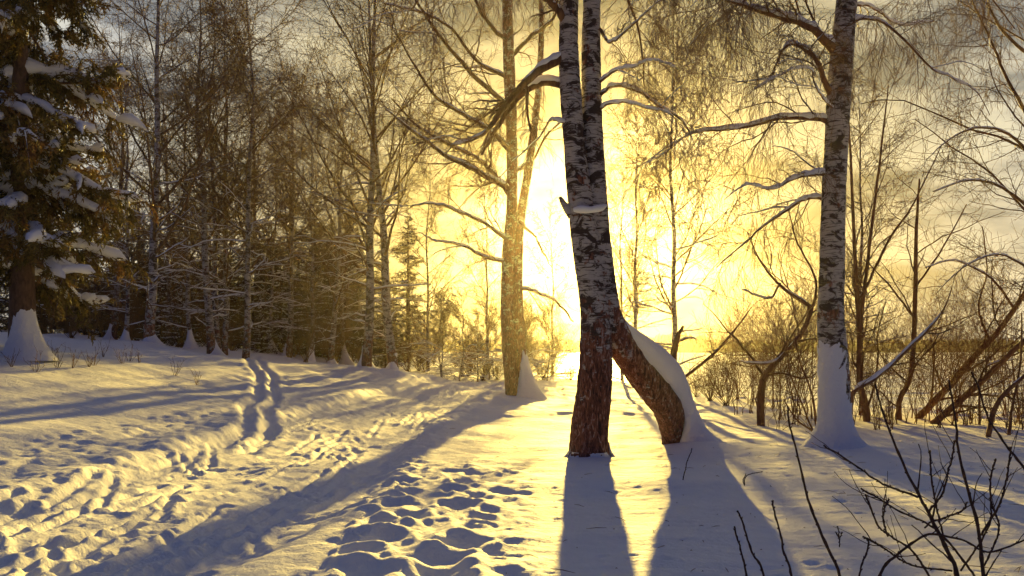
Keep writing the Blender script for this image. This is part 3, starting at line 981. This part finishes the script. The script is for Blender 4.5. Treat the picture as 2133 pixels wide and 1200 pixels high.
def plant(kind, px, d, sc, rz, name, label, group=None, drift=True, wide=1.0, tilt=(0, 0), cat='tree'):
    x = (px - CX) / F * d
    t = empty(name, (x, d, gz(x, d)), label, cat, group, rz)
    t.scale = (sc * wide, sc * wide, sc)
    t.rotation_euler = (tilt[1], tilt[0], rz)
    for nm, me, pr in kind:
        if nm == 'snow_drift' and not drift: continue
        link(nm, me, t, **pr)
    return t


plant(BIRCH[0], 308, 24.0, .95, .4, 'birch_tree', 'birch with level snow-lined lower branches just right of the big snowy spruce')
plant(BIRCH[1], 762, 26.0, 1.0, 2.2, 'birch_tree', 'tall birch with a deep snow wedge at its foot beside the leaning dark trunk', tilt=(-.02, 0))
plant(BIRCH[0], 822, 26.3, 1.0, 4.0, 'birch_tree', 'dark birch trunk leaning right beside the tall birch with the snow wedge', tilt=(.07, 0))
plant(BIRCH[1], 441, 26.5, .85, 1.0, 'birch_tree', 'left stem of the white birch trio where the ski track ends', tilt=(-.015, 0))
plant(BIRCH[2], 456, 27.0, 1.15, 3.0, 'birch_tree', 'middle stem of the white birch trio where the ski track ends', tilt=(.01, 0), drift=False)
plant(BIRCH[2], 470, 27.6, 1.1, 5.1, 'birch_tree', 'right stem of the white birch trio where the ski track ends', tilt=(.04, 0), drift=False)
plant(BIRCH[2], 509, 26.2, 1.25, .3, 'birch_tree', 'slim straight birch standing alone right beside the end of the ski track', drift=False)
G_MID = 'slim birches along the edge of the dark forest'
ORD = 'first second third fourth fifth sixth seventh eighth ninth tenth eleventh twelfth thirteenth fourteenth fifteenth sixteenth seventeenth'.split()
_mid = sorted([(652, 31, .95, 2), (688, 33, .8, 0), (715, 35, 1.1, 2), (600, 34, .85, 1), (560, 36, 1.0, 2), (395, 30, 1.0, 2), (350, 36, .85, 0), (235, 33, .9, 1), (265, 28, .9, 2), (150, 34, .85, 0),
                                   (60, 36, .9, 1), (480, 38, .9, 0), (893, 37, .9, 2), (1015, 36, .85, 2), (540, 42, 1.0, 1)])
for k, (px, d, s, v) in enumerate(_mid):
    plant(BIRCH[v], px, d, s, k * 1.7, 'birch_tree', 'slim snow-dusted birch at the dark forest edge, %s such stem counted from the left' % ORD[k], G_MID, drift=(d < 37), tilt=(random.uniform(-.04, .04), random.uniform(-.03, .03)))
SLIM = birch_proto(14, 4.2, .1, 14, r0=.045, spread=.22, first=.3, fine=2)
_q = random.Random(12)
for k, px in enumerate(sorted(_q.uniform(868, 1205) for _ in range(15))):
    plant(SLIM, px, _q.uniform(32, 40), _q.uniform(.6, .95), k * 1.3, 'young_birch', 'thin brown young tree in the row behind the path end, %s from the left' % ORD[k], 'thin young trees behind the path end', drift=False, tilt=(_q.uniform(-.04, .04), 0))
# backlit birches to the right of the two-legged tree
plant(BIRCH[2], 1322, 31, 1.0, 1.1, 'birch_tree', 'glowing thin birch close to the sun, just right of the two-legged tree', tilt=(.0, 0), drift=False)
plant(BIRCH[2], 1298, 34, .9, 2.1, 'birch_tree', 'thinnest backlit birch touching the trunk of the two-legged tree', drift=False)
plant(BIRCH[2], 1409, 28, 1.25, 3.7, 'birch_tree', 'backlit golden birch rising above the broken bent stump by the lake', drift=False)
plant(BIRCH[2], 1792, 16.5, .62, .7, 'birch_tree', 'young birch right behind the snow-plastered trunk on the right', drift=False, tilt=(-.02, 0))
plant(BIRCH[2], 1150, 42, .9, .7, 'birch_tree', 'faint thin birch in the glare left of the two-legged tree', drift=False, tilt=(-.02, 0))


# ------------------------------------------------------------------ spruces
def spruce_proto(seed, H=11.0, base_r=2.0, nb=110, mat=None, seg=6, spr=11, sub=0, low=.05, snow=.6, nr=.02, top_p=.85):
    r = np.random.RandomState(seed)
    z = np.linspace(0, 1, 12)
    T = np.zeros((1, 12, 3)); T[0, :, 2] = z * H - .3
    R = (H * .016 * (1 - z * .95))[None, :]
    p1, r1 = grow(T, R, nb, low, .99, base_r, (72, 100), seg, -.05, .06, .3, r, absolute=True, rmin=.012, lenfn=lambda t: (1 - t) ** top_p * 1.05 + .05, upgrow=.025)
    p2, r2 = grow(p1, r1, spr, .08, 1.0, .42, (35, 65), 4, -.10, .10, 1, r, rmin=nr, taper=.5)
    r2 = np.full_like(r2, nr) * np.linspace(1, .45, r2.shape[1])
    tr = mesh_from('trunk', *tubes(T, R, 10), M_sprbark)
    b = Bag().add(tubes(p1, np.maximum(r1, nr * .8), 4)).add(tubes(p2, r2, 3))
    if sub:
        p3, r3 = grow(p2, r2, sub, .1, 1.0, .5, (30, 70), 2, -.3, .1, 1, r, rmin=nr * .7, taper=.4)
        b.add(tubes(p3, r3, 3))
    cr = b.mesh('crown', [mat])
    s = Bag().add(snow_on(p1, r1 + .015, r, 5, 1.3, .03, snow)).add(snow_on(p2, r2, r, 3, 1.0, .012, snow * .5))
    return [('trunk', tr, {}), ('crown', cr, {'kind': 'stuff'}), ('snow_cover', s.mesh('snow_cover', [M_snow_pillow]), {'kind': 'stuff'})]


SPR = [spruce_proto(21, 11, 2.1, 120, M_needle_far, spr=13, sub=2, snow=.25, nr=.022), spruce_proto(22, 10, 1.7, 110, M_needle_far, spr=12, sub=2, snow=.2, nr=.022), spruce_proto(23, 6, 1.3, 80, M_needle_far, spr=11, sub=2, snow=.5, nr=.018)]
G_SP = 'dark spruces of the forest on the left'
spots = [(605, 42, 1.02, 0), (560, 47, 1.0, 1), (690, 46, .95, 1), (745, 41, .72, 0), (800, 44, .8, 1), (850, 43, .88, 0), (655, 52, 1.1, 0), (362, 40, .85, 1), (335, 46, .95, 0), (420, 48, .9, 1),
         (480, 44, .8, 1), (520, 50, 1.0, 0), (290, 42, .8, 0), (240, 48, 1.0, 1), (200, 40, .9, 0), (140, 46, 1.05, 0), (90, 42, .95, 1), (30, 45, 1.1, 0), (-40, 40, 1.0, 1), (-90, 30, 1.0, 0), 
         (385, 55, 1.1, 0), (455, 58, 1.1, 1), (605, 60, 1.1, 1), (730, 58, 1.1, 0), (820, 60, .7, 1), (180, 56, 1.1, 1), (80, 56, 1.1, 0), (640, 37, .5, 1), (775, 50, .7, 0),
         (450, 36, .7, 2), (585, 37, .85, 2), (705, 38, .9, 2), (335, 33, .6, 2), (380, 31, .5, 2), (250, 36, .9, 2), (545, 35, .5, 2), (805, 36, .7, 2), (655, 40, 1.0, 2)]
_q = random.Random(9)
spots += [(_q.uniform(215, 740), _q.uniform(37, 60), _q.uniform(.55, .8), _q.choice((0, 1))) for _ in range(34)]
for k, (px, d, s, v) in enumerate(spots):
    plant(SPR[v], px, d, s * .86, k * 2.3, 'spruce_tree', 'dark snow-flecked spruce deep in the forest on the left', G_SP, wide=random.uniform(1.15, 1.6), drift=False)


# ---- the big snowy spruce at the left edge
def big_spruce():
    r = np.random.RandomState(104)
    D = 14.6
    x0 = W(48, 730, D)[0]
    o = np.array([x0, D, gz(x0, D)])
    t = empty('spruce_tree', o, 'big drooping spruce loaded with clumps of snow at the left edge', 'tree')
    H = 11.5
    z = np.linspace(0, 1, 30)
    T = np.zeros((1, 30, 3)); T[0, :, 2] = z * H - .3; T[0, :, 0] = -.1 * z
    R = (.23 * (1 - z * .93) + .04 * np.exp(-z * 30))[None, :]
    link('trunk', mesh_from('trunk', *tubes(T, R, 20), M_sprbark), t)
    p1, r1 = grow(T, R, 130, .14, .97, 1.85, (76, 106), 9, -.10, .08, .25, r, absolute=True, rmin=.016, taper=.25, upgrow=.018, lenfn=lambda q: .62 + .5 * np.sin(np.clip(q * 5.2 - .3, 0, math.pi)) * 1 - .25 * q)
    p2, r2 = grow(p1, r1, 17, .03, 1, .36, (35, 70), 5, -.12, .12, .5, r, rmin=.010, taper=.4)
    p3, r3 = grow(p2, r2, 8, .05, 1, .50, (25, 60), 3, -.34, .10, .8, r, rmin=.009, taper=.5)
    b = Bag().add(tubes(p1, r1, 6)).add(tubes(p2, r2, 4))
    link('boughs', b.mesh('boughs', [M_sprbark]), t)
    # needles: slim blades all round the hanging shoots
    def blades(P, per, ln, wd, rr):
        N, n, _ = P.shape
        idx = np.repeat(np.arange(N), per); M = len(idx)
        f = rr.rand(M) * (n - 1.001); i = f.astype(int); fr = (f - i)[:, None]
        pos = P[idx, i] * (1 - fr) + P[idx, i + 1] * fr
        tn = P[idx, i + 1] - P[idx, i]; tn /= np.linalg.norm(tn, axis=1, keepdims=True) + 1e-9
        v = rr.randn(M, 3); v -= (v * tn).sum(1, keepdims=True) * tn; v /= np.linalg.norm(v, axis=1, keepdims=True)
        d = tn * .75 + v * .65
        L = ln * rr.uniform(.6, 1.2, M)[:, None]
        w = np.cross(tn, v) * wd
        A = pos - w; B = pos + w; C = pos + d * L + w * .3; Dd = pos + d * L - w * .3
        V = np.stack([A, B, C, Dd], 1).reshape(-1, 3)
        Q = np.arange(M * 4).reshape(-1, 4)
        return V, Q
    nb = Bag().add(blades(p3, 10, .09, .0145, r)).add(blades(p2, 20, .085, .013, r))
    link('needles', nb.mesh('needles', [M_needle]), t, kind='stuff')
    s = Bag()
    s.add(snow_on(p1, r1 + .03, r, 7, 1.5, .06, .55))
    s.add(snow_on(p2, r2 + .02, r, 6, 1.9, .062, .26))
    link('snow_cover', s.mesh('snow_cover', [M_snow_pillow]), t, kind='stuff')
    drift(t, o, x0 + .16, D - .12, o[2] + .85, .19, .48, depth=.1, skew=(-.17, .12), seed=22)


big_spruce()


# ------------------------------------------------------------------ shrubs
def shrub_proto(seed, stems=14, H=2.2, tilt=(5, 40), mat=None, r0=.013, n2=7, n3=5, rt=.0045, wig=.07, up=.04):
    r = np.random.RandomState(seed)
    B = np.zeros((1, 2, 3)); B[0, 1, 2] = .05; B[0, 0, 2] = -.1
    P, R = grow(B, np.full((1, 2), .1), stems, 0, 1, H, tilt, 9, up, wig, r0 / .1, r, absolute=True, rmin=r0 * .6, taper=.3)
    P[:, 0, :2] += r.randn(stems, 2) * .12; P[:, 0, 2] = -.15
    p2, r2 = grow(P, R, n2, .2, 1, .36, (20, 55), 6, .02, .12, .6, r, rmin=rt * 1.3)
    p3, r3 = grow(p2, r2, n3, .15, 1, .45, (20, 55), 4, .0, .12, .7, r, rmin=rt)
    st = mesh_from('stems', *tubes(P, R, 5), mat)
    tw = Bag().add(tubes(p2, r2, 3)).add(tubes(p3, r3, 3)).mesh('twigs', [mat])
    return [('stems', st, {}), ('twigs', tw, {'kind': 'stuff'})]


SHR = [shrub_proto(31, 16, 2.4, (5, 42), M_red), shrub_proto(32, 12, 3.2, (3, 30), M_red, r0=.016), shrub_proto(33, 20, 1.5, (5, 55), M_twig), shrub_proto(34, 10, 3.6, (4, 35), M_wood, r0=.022, rt=.007, n2=8),
       shrub_proto(36, 7, 3.0, (3, 38), M_red, r0=.009, rt=.0032, n2=11, n3=7)]
SHRS = shrub_proto(35, 7, 1.0, (3, 25), M_red, r0=.007, n2=3, n3=1, rt=.003)


def shrubs(lst, label, group, cat='shrub'):
    if '%s' in label: lst = sorted(lst)
    for k, (px, d, s, v) in enumerate(lst):
        p = SHRS if v == 9 else SHR[v]
        plant(p, px, d, s, k * 1.9 + px, 'bare_shrub', label % ORD[k] if '%s' in label else label, group, cat=cat)


R_ = random.Random(4)
shrubs([(R_.uniform(1760, 2180), R_.uniform(13.3, 15.5), R_.uniform(.55, 1.0), 9) for _ in range(22)],
       'thin reddish stems poking from the snowy bank under the leaning willows', 'thin shrubs on the snowy bank')
shrubs([(1535, 17, .6, 4), (1570, 21, .9, 4), (1625, 16, .9, 4), (1690, 16, 1.0, 4), (1500, 25, .9, 4), (1622, 13.8, .4, 4), (1590, 14.8, .5, 4), (1655, 15, .8, 4), (1560, 18, .8, 4), (1515, 21, .7, 2), (1480, 23, .7, 2), (1610, 19, 1.1, 4), (1660, 17, 1.1, 4), (1540, 23, 1.0, 4), (1590, 23, 1.2, 4), (1450, 26, .5, 2)],
       'bare golden shrub between the lake and the two large birches, %s from the left', 'golden shrubs by the lake')
shrubs([(1800, 15.4, .7, 4), (1860, 15, .8, 4), (1935, 15.2, .7, 4), (2015, 14.6, .8, 4), (2000, 17.5, .8, 4), (1820, 16, .8, 4), (1905, 16, .7, 4), (1985, 15.5, .8, 4), (2065, 15, .8, 4), (2130, 15, 1.0, 4), (1770, 17, 1.0, 4), (1950, 17, 1.0, 4), (2100, 16.5, 1.1, 4)],
       'tall bare willow shrub on the right lake bank, %s from the pale birch', 'willow shrubs on the right bank')
lst = [(R_.uniform(860, 1215), R_.uniform(33, 46), R_.uniform(.5, .8), R_.choice((0, 2, 3, 4))) for _ in range(30)]
shrubs(lst, 'dense brown thicket shrub at the end of the trodden path', 'thicket at the end of the path')
lst = [(R_.uniform(90, 860), R_.uniform(29, 38), R_.uniform(.5, .95), R_.choice((0, 2, 3))) for _ in range(34)]
shrubs(lst, 'bare undergrowth shrub between the trunks of the left forest', 'undergrowth in the left forest')


def px_tree(name, label, cat, stems, r, mat, n=20, sides=8, snow=True, crown=True, cr=None, group=None, thin=.72, snow_thick=1.0):
    f = stems[0][0]
    p0 = W(f[0], f[1], f[3])
    o = np.array([p0[0], p0[1], gz(p0[0], p0[1])])
    t = empty(name, o, label, cat, group)
    st2 = []
    for s in stems:
        a = list(s)
        q = W(a[0][0], a[0][1], a[0][3])
        g = gz(q[0], q[1])
        if q[2] > g - .02 and q[2] < g + .8:      # carry the foot down into the snow
            py = HY + (CAM_Z - (g - .15)) / a[0][3] * F
            a = [(a[0][0] - .0, py, a[0][2] * 1.1, a[0][3])] + a
        st2.append(a)
    P, R = lines_px(st2, n)
    R = R * thin
    P += np.cumsum(r.randn(*P.shape) * .006, axis=1)
    for q in range(len(P)):
        V, Q = tubes(P[q:q + 1], R[q:q + 1], sides)
        link('stem', mesh_from('stem', V - o, Q, mat), t)
    if snow:
        sn = snow_on(P, R, r, 7, snow_thick, .01, 1)
        link('snow_cover', mesh_from('snow_cover', sn[0] - o, sn[1], M_snow_pillow), t)
    if crown:
        kw = dict(n2=12, n3=7, n4=2, L2=.42, droop=.0, snow=0, rt=.0036)
        kw.update(cr or {})
        crown_on(t, P, R, o, r, **kw)
    return t


r5 = np.random.RandomState(55)
px_tree('leaning_sapling', 'snow-topped sapling leaning right from behind the pale right birch', 'sapling',
        [[(1775, 825, 13, 10.6), (1812, 792, 13, 10.7), (1850, 762, 12, 10.8), (1890, 722, 11, 10.9), (1925, 690, 11, 11), (1965, 645, 5, 11.1), (1985, 600, 3, 11.1)]], r5, M_red, cr=dict(n2=7, L2=.25, n4=1), snow_thick=1.3)
px_tree('willow_tree', 'upright willow with curved foot standing in front of the lake', 'tree',
        [[(1872, 838, 16, 15.5), (1893, 790, 15, 15.5), (1903, 700, 14, 15.5), (1905, 600, 13, 15.5), (1910, 480, 10, 15.5), (1916, 370, 5, 15.5)],
         [(1905, 600, 7, 15.5), (1960, 520, 5, 15.5), (2010, 430, 3, 15.5)],
         [(1904, 660, 7, 15.5), (1850, 590, 5, 15.4), (1800, 540, 3, 15.3)]], r5, M_red, cr=dict(n2=13, n3=7, L2=.42, a2=(40, 75)))
px_tree('willow_tree', 'upper leaning willow trunk slanting to the right edge, snow along its top', 'tree',
        [[(1912, 868, 22, 16), (1940, 836, 20, 15.9), (1980, 797, 20, 15.8), (2020, 748, 19, 15.6), (2060, 705, 17, 15.4), (2110, 640, 15, 15.2), (2180, 530, 12, 15), (2250, 420, 8, 15)],
         [(2060, 705, 8, 15.4), (2040, 640, 6, 15.4), (2060, 560, 4, 15.3), (2050, 470, 3, 15.3)],
         [(2110, 640, 8, 15.2), (2060, 580, 6, 15.2), (1990, 545, 4, 15.1), (1930, 560, 3, 15)]], r5, M_red, cr=dict(n2=9))
px_tree('willow_tree', 'lower leaning willow trunk lying nearly flat towards the right edge', 'tree',
        [[(1942, 884, 22, 15), (1972, 858, 20, 14.9), (2010, 827, 19, 14.8), (2060, 780, 17, 14.6), (2133, 712, 14, 14.3), (2210, 640, 10, 14.1)],
         [(2040, 800, 6, 14.7), (2060, 760, 5, 14.7), (2120, 745, 3, 14.6)]], r5, M_red, cr=dict(n2=8))
px_tree('willow_tree', 'short tilted willow stem at the right edge below the leaning trunks', 'tree',
        [[(2060, 905, 15, 12.5), (2075, 850, 14, 12.4), (2110, 812, 12, 12.3), (2160, 770, 8, 12.2)], [(2105, 900, 10, 12.6), (2110, 850, 8, 12.6), (2125, 760, 6, 12.6), (2130, 650, 4, 12.6)]], r5, M_red, cr=dict(n2=7))
px_tree('alder_tree', 'tree behind the pale right birch with two slim upright stems', 'tree',
        [[(1806, 850, 20, 15.2), (1790, 780, 16, 15.2), (1792, 680, 14, 15.2), (1785, 560, 12, 15.2), (1780, 400, 9, 15.2), (1772, 250, 6, 15.2), (1765, 120, 3, 15.2)],
         [(1790, 700, 11, 15.2), (1805, 560, 10, 15.2), (1822, 420, 8, 15.2), (1838, 280, 6, 15.2), (1850, 180, 3, 15.2)],
         [(1792, 620, 8, 15.2), (1850, 500, 7, 15), (1900, 420, 5, 14.9), (1960, 300, 3, 14.8)]], r5, M_red, cr=dict(n2=12, n3=7, L2=.3, a2=(25, 55), n4=2))
px_tree('bare_tree', 'bare tree at the right edge whose arched branches hang into view', 'tree',
        [[(2230, 900, 30, 13), (2215, 700, 28, 13), (2195, 480, 24, 13), (2170, 280, 20, 13), (2150, 100, 16, 13), (2140, -80, 12, 13), (2120, -250, 6, 13)],
         [(2195, 500, 12, 13), (2133, 425, 9, 12.8), (2070, 385, 7, 12.6), (2010, 378, 5, 12.4), (1940, 400, 3, 12.3)],
         [(2180, 380, 11, 13), (2120, 290, 8, 12.8), (2050, 262, 6, 12.6), (1985, 280, 4, 12.5), (1930, 330, 2, 12.4)],
         [(2172, 300, 11, 13), (2110, 190, 9, 13.2), (2070, 110, 7, 13.4), (2030, 30, 5, 13.5), (1990, -60, 3, 13.6)],
         [(2150, 120, 10, 13), (2085, 60, 8, 12.8), (2040, -20, 5, 12.6), (2000, -60, 3, 12.5)],
         [(2205, 620, 10, 13), (2140, 555, 7, 12.8), (2080, 530, 5, 12.6), (2010, 560, 4, 12.5), (1960, 610, 2, 12.4)]], r5, M_wood, cr=dict(n2=15, n3=8, n4=3, L2=.34, droop=-.03), snow_thick=.5)
px_tree('bent_stump', 'broken bent stump with a snowy stub leaning right at the lake edge', 'stump',
        [[(1392, 775, 22, 22), (1404, 735, 20, 22), (1412, 705, 16, 22), (1425, 680, 8, 22)], [(1408, 712, 7, 22), (1430, 704, 5, 22), (1452, 708, 3, 22)]], r5, M_wood, crown=False)
px_tree('leaning_sapling', 'thin sapling slanting up to the right beside the broken bent stump', 'sapling',
        [[(1418, 798, 9, 20), (1450, 768, 9, 20), (1490, 735, 8, 20), (1530, 690, 6, 20), (1565, 640, 3, 20)]], r5, M_red, cr=dict(n2=9, L2=.3))
px_tree('willow_tree', 'bowed willow behind the arched leg with its snowy trunk curving over to the left', 'tree',
        [[(1585, 812, 22, 15), (1600, 775, 20, 15), (1632, 735, 18, 15), (1672, 690, 15, 15), (1690, 640, 13, 15), (1665, 620, 11, 15), (1625, 590, 8, 15), (1585, 540, 5, 15), (1560, 480, 3, 15)],
         [(1665, 700, 9, 15), (1610, 755, 7, 14.9), (1560, 760, 5, 14.8), (1540, 755, 3, 14.7)],
         [(1690, 650, 9, 15), (1700, 580, 7, 15), (1660, 500, 5, 15), (1640, 420, 3, 15)],
         [(1625, 590, 7, 15), (1600, 620, 5, 14.9), (1540, 600, 3, 14.8)]], r5, M_red, cr=dict(n2=12, n3=7, L2=.42))
px_tree('bare_shrub', 'red-stemmed shrub hugging the left side of the pale right birch', 'shrub',
        [[(1700, 905, 6, 11.2), (1680, 850, 5, 11.2), (1650, 780, 4, 11.2), (1640, 700, 3, 11.2)], [(1700, 880, 8, 11.2), (1690, 820, 6, 11.2), (1665, 760, 5, 11.2), (1650, 700, 3, 11.2)],
         [(1696, 900, 6, 11), (1660, 870, 5, 11), (1630, 830, 3, 11)]], r5, M_red, cr=dict(n2=8, n3=4, n4=0), snow=False)


# ------------------------------------------------------------------ dark saplings in the near right corner
def near_twigs():
    r = np.random.RandomState(66)
    D = 2.7

    def build(label, name, segs, cat, roots):
        f = segs[0][0]
        x0 = W(f[0], f[1], f[2])[0]
        o = np.array([x0, f[2], gz(x0, f[2])])
        t = empty(name, o, label, cat)
        for si, s in enumerate(segs):
            pts = []
            w0 = s[0][3]
            for q, p in enumerate(s):
                pts.append((p[0], p[1], p[3], p[2]))
            if si in roots:
                p = s[0]
                X = W(p[0], p[1], p[2]); g = gz(X[0], X[1])
                pts = [(p[0] + 12, HY + (CAM_Z - g + .05) / p[2] * F, w0 * 1.25, p[2]), (p[0] + 5, (p[1] + HY + (CAM_Z - g) / p[2] * F) / 2, w0 * 1.1, p[2])] + pts
            P, R = lines_px([pts], 46)
            jit = np.cumsum(r.randn(*P.shape) * .0009, axis=1); P += jit
            kn = np.ones(46)
            for b in range(4, 45, 6):
                kn[b] = 1.28
            R = R * kn[None, :]
            V, Q = tubes(P, R, 7)
            link('stem', mesh_from('stem', V - o, Q, M_dark), t)
            if len(segs) > 5 and R.max() > .002:
                q2, s2 = grow(P, R, 4, .25, .98, .17, (22, 50), 7, .02, .10, .45, r, rmin=.0011, taper=.5, absolute=True)
                s2[:, 1::3] *= 1.25
                V, Q = tubes(q2, s2, 5)
                link('side_twigs', mesh_from('side_twigs', V - o, Q, M_dark), t, kind='stuff')
            # buds
            bb = Bag(); nb = 0
            for b in range(7, 45, 6):
                c = P[0, b]; T = P[0, min(b + 1, 45)] - P[0, b]; T /= np.linalg.norm(T)
                side = np.cross(T, [0, 1, 0]) * (1 if (b // 6) % 2 else -1)
                d = T * .8 + side * .7
                q = np.array([c, c + d * .004, c + d * .007, c + d * .010]); rr = R[0, b]
                bb.add(tubes(q[None], np.array([[rr * .5, rr * .75, rr * .55, rr * .1]]), 5)); nb += 1
            link('buds', mesh_from('buds', np.concatenate(bb.V) - o, np.concatenate(bb.Q), M_dark), t, kind='stuff')
        return t

    def L(pts, w0, w1, d=D):
        n = len(pts)
        return [(p[0], p[1], d, w0 + (w1 - w0) * i / (n - 1)) for i, p in enumerate(pts)]
    build('tall single shoot curving left, crossing the shadow beside the right birch', 'bare_shoot', [L([(1750, 1200), (1715, 1120), (1690, 1060), (1675, 1000), (1655, 920), (1645, 885), (1640, 850)], 6.5, 2.5)], 'shoot', {0})
    build('short shoot with buds, right one of the low pair at the bottom edge', 'bare_shoot', [L([(1590, 1200), (1565, 1150), (1545, 1090), (1535, 1068)], 5, 3)], 'shoot', {0})
    build('short shoot with buds, left one of the low pair at the bottom edge', 'bare_shoot', [L([(1556, 1200), (1545, 1150), (1535, 1100)], 4.5, 3)], 'shoot', {0})
    build('straight middle shoot between the low pair and the tall single shoot', 'bare_shoot', [L([(1650, 1200), (1637, 1150), (1630, 1110), (1617, 1060), (1617, 1043)], 5, 3)], 'shoot', {0})
    build('branching dark sapling with many crossing twigs in the bottom right corner', 'bare_sapling', [
        L([(1995, 1200), (1975, 1150), (1950, 1100), (1930, 1060), (1900, 1000), (1870, 930), (1845, 860), (1828, 800)], 9, 3),
        L([(1912, 1036), (1850, 1012), (1780, 970), (1715, 930)], 5, 2.5),
        L([(2050, 1200), (2045, 1120), (2020, 1020), (2000, 930), (1988, 860), (1975, 790)], 8, 3),
        L([(2045, 1115), (2078, 1050), (2094, 980), (2100, 930)], 5, 2.5),
        L([(1830, 1200), (1870, 1150), (1930, 1115), (2000, 1125), (2060, 1150), (2140, 1122)], 6, 3),
        L([(2030, 1200), (1975, 1130), (1930, 1090), (1880, 1070), (1830, 1040), (1790, 1018)], 5, 2.5),
        L([(1935, 1200), (1900, 1150), (1860, 1120), (1820, 1090), (1800, 1030)], 5, 2.5),
        L([(1935, 1066), (1965, 1030), (1980, 970), (1987, 915)], 5, 2.5),
        L([(1985, 1190), (1900, 1180), (1850, 1150), (1800, 1120)], 4, 2),
        L([(1850, 1118), (1845, 1070), (1856, 1040)], 3.5, 2),
        L([(1925, 1100), (1960, 1080), (2005, 1060), (2010, 1045)], 3.5, 2),
        L([(2050, 1180), (2080, 1110), (2070, 1070), (2060, 1040)], 4, 2.2),
        L([(1965, 1120), (1950, 1060), (1938, 1000), (1935, 945)], 4, 2.2),
        L([(2000, 1190), (2055, 1100), (2058, 1010), (2070, 960)], 4, 2.2),
    ], 'sapling', {0, 2, 4})
    build('dark shoot arching in from the right edge above the branching sapling', 'bare_shoot', [L([(2190, 1080), (2133, 982), (2095, 935), (2060, 880), (2040, 820), (2020, 780)], 6, 2.5)], 'shoot', {0})
    build('short upright twig left of the branching dark sapling', 'bare_shoot', [L([(1790, 1200), (1805, 1150), (1812, 1118)], 4, 2.5)], 'shoot', {0})
    # single stalks standing in the snow
    build('lone thin stalk leaning right in the shadow below the arched leg', 'dry_stalk', [L([(1422, 1000), (1430, 965), (1439, 936)], 2.2, 1.6, 6.9)], 'stalk', {})
    build('forked dry twig in the snow right of the arched leg', 'dry_stalk', [L([(1550, 1012), (1555, 990), (1590, 984)], 2, 1.3, 6.6), L([(1550, 1010), (1548, 998), (1552, 988)], 1.8, 1.3, 6.6)], 'stalk', {})
    build('tiny seed stalk standing between the tall shoot and the bottom edge', 'dry_stalk', [L([(1749, 1140), (1750, 1118), (1748, 1098)], 2.4, 1.6, 4.4), L([(1749, 1120), (1758, 1110)], 2, 1.4, 4.4), L([(1749, 1126), (1742, 1112)], 2, 1.4, 4.4)], 'stalk', {})


near_twigs()


# dry weeds in the left field
def weeds():
    r = np.random.RandomState(77)
    proto = []
    for s in range(3):
        B = np.zeros((1, 2, 3)); B[0, 0, 2] = -.1; B[0, 1, 2] = .0
        P, R = grow(B, np.full((1, 2), .05), 6, 0, 1, .42, (5, 40), 5, .02, .1, .12, r, absolute=True, rmin=.005)
        p2, r2 = grow(P, R, 3, .3, 1, .35, (25, 50), 3, 0, .1, .7, r, rmin=.0035)
        proto.append(Bag().add(tubes(P, R, 3)).add(tubes(p2, r2, 3)).mesh('dry_weed', [M_twig]))
    lst = [(25, 765, 0), (120, 768, 1), (150, 766, 2), (185, 764, 0), (195, 762, 1), (255, 757, 2), (290, 755, 0), (270, 752, 1), (365, 782, 2), (75, 775, 1), (410, 800, 0), (60, 740, 2), (110, 745, 0), (215, 742, 1)]
    for px, py, v in lst:
        d = 15.0
        for _ in range(12):     # walk to where the ground is seen at that row
            x = (px - CX) / F * d
            g = gz(x, d)
            yy = HY + (CAM_Z - g) / d * F
            d *= 1 + (yy - py) / 900.0
            d = min(max(d, 9), 24)
        x = (px - CX) / F * d
        o = link('dry_weed', proto[v], None, label='small dry weed poking out of the untouched snow on the left', category='weed', group='dry weeds in the left field')
        o.location = (x, d, gz(x, d)); o.rotation_euler = (0, 0, px); o.scale = (.9,) * 3


weeds()


def litter():
    r = np.random.RandomState(88)
    n = 420
    y = 3.2 + 13 * r.rand(n) ** 1.2; x = r.uniform(-.12, .6, n) * y + .3
    z = G(x, y) + snow_detail(x, y) + .003
    a = r.rand(n) * 6.28; L = r.uniform(.006, .07, n) * (r.rand(n) < .5) + .006
    P = np.stack([np.stack([x + f * L * np.cos(a), y + f * L * np.sin(a), z + .004 * (f == 0) + .002], -1) for f in (-1, 0, 1)], 1)
    V, Q = tubes(P, np.repeat(np.array([[.0008, .0022, .0008]]), n, 0), 4)
    link('litter', mesh_from('litter', V, Q, M_twig), kind='stuff', label='tiny fallen twigs and birch seeds scattered on the snow', category='litter')


litter()
tris = 0
seen = set()
for ob in scene.objects:
    if ob.type == 'MESH' and ob.data.name not in seen:
        seen.add(ob.data.name); tris += len(ob.data.loops) - 2 * len(ob.data.polygons)
print('TRIANGLES', tris)
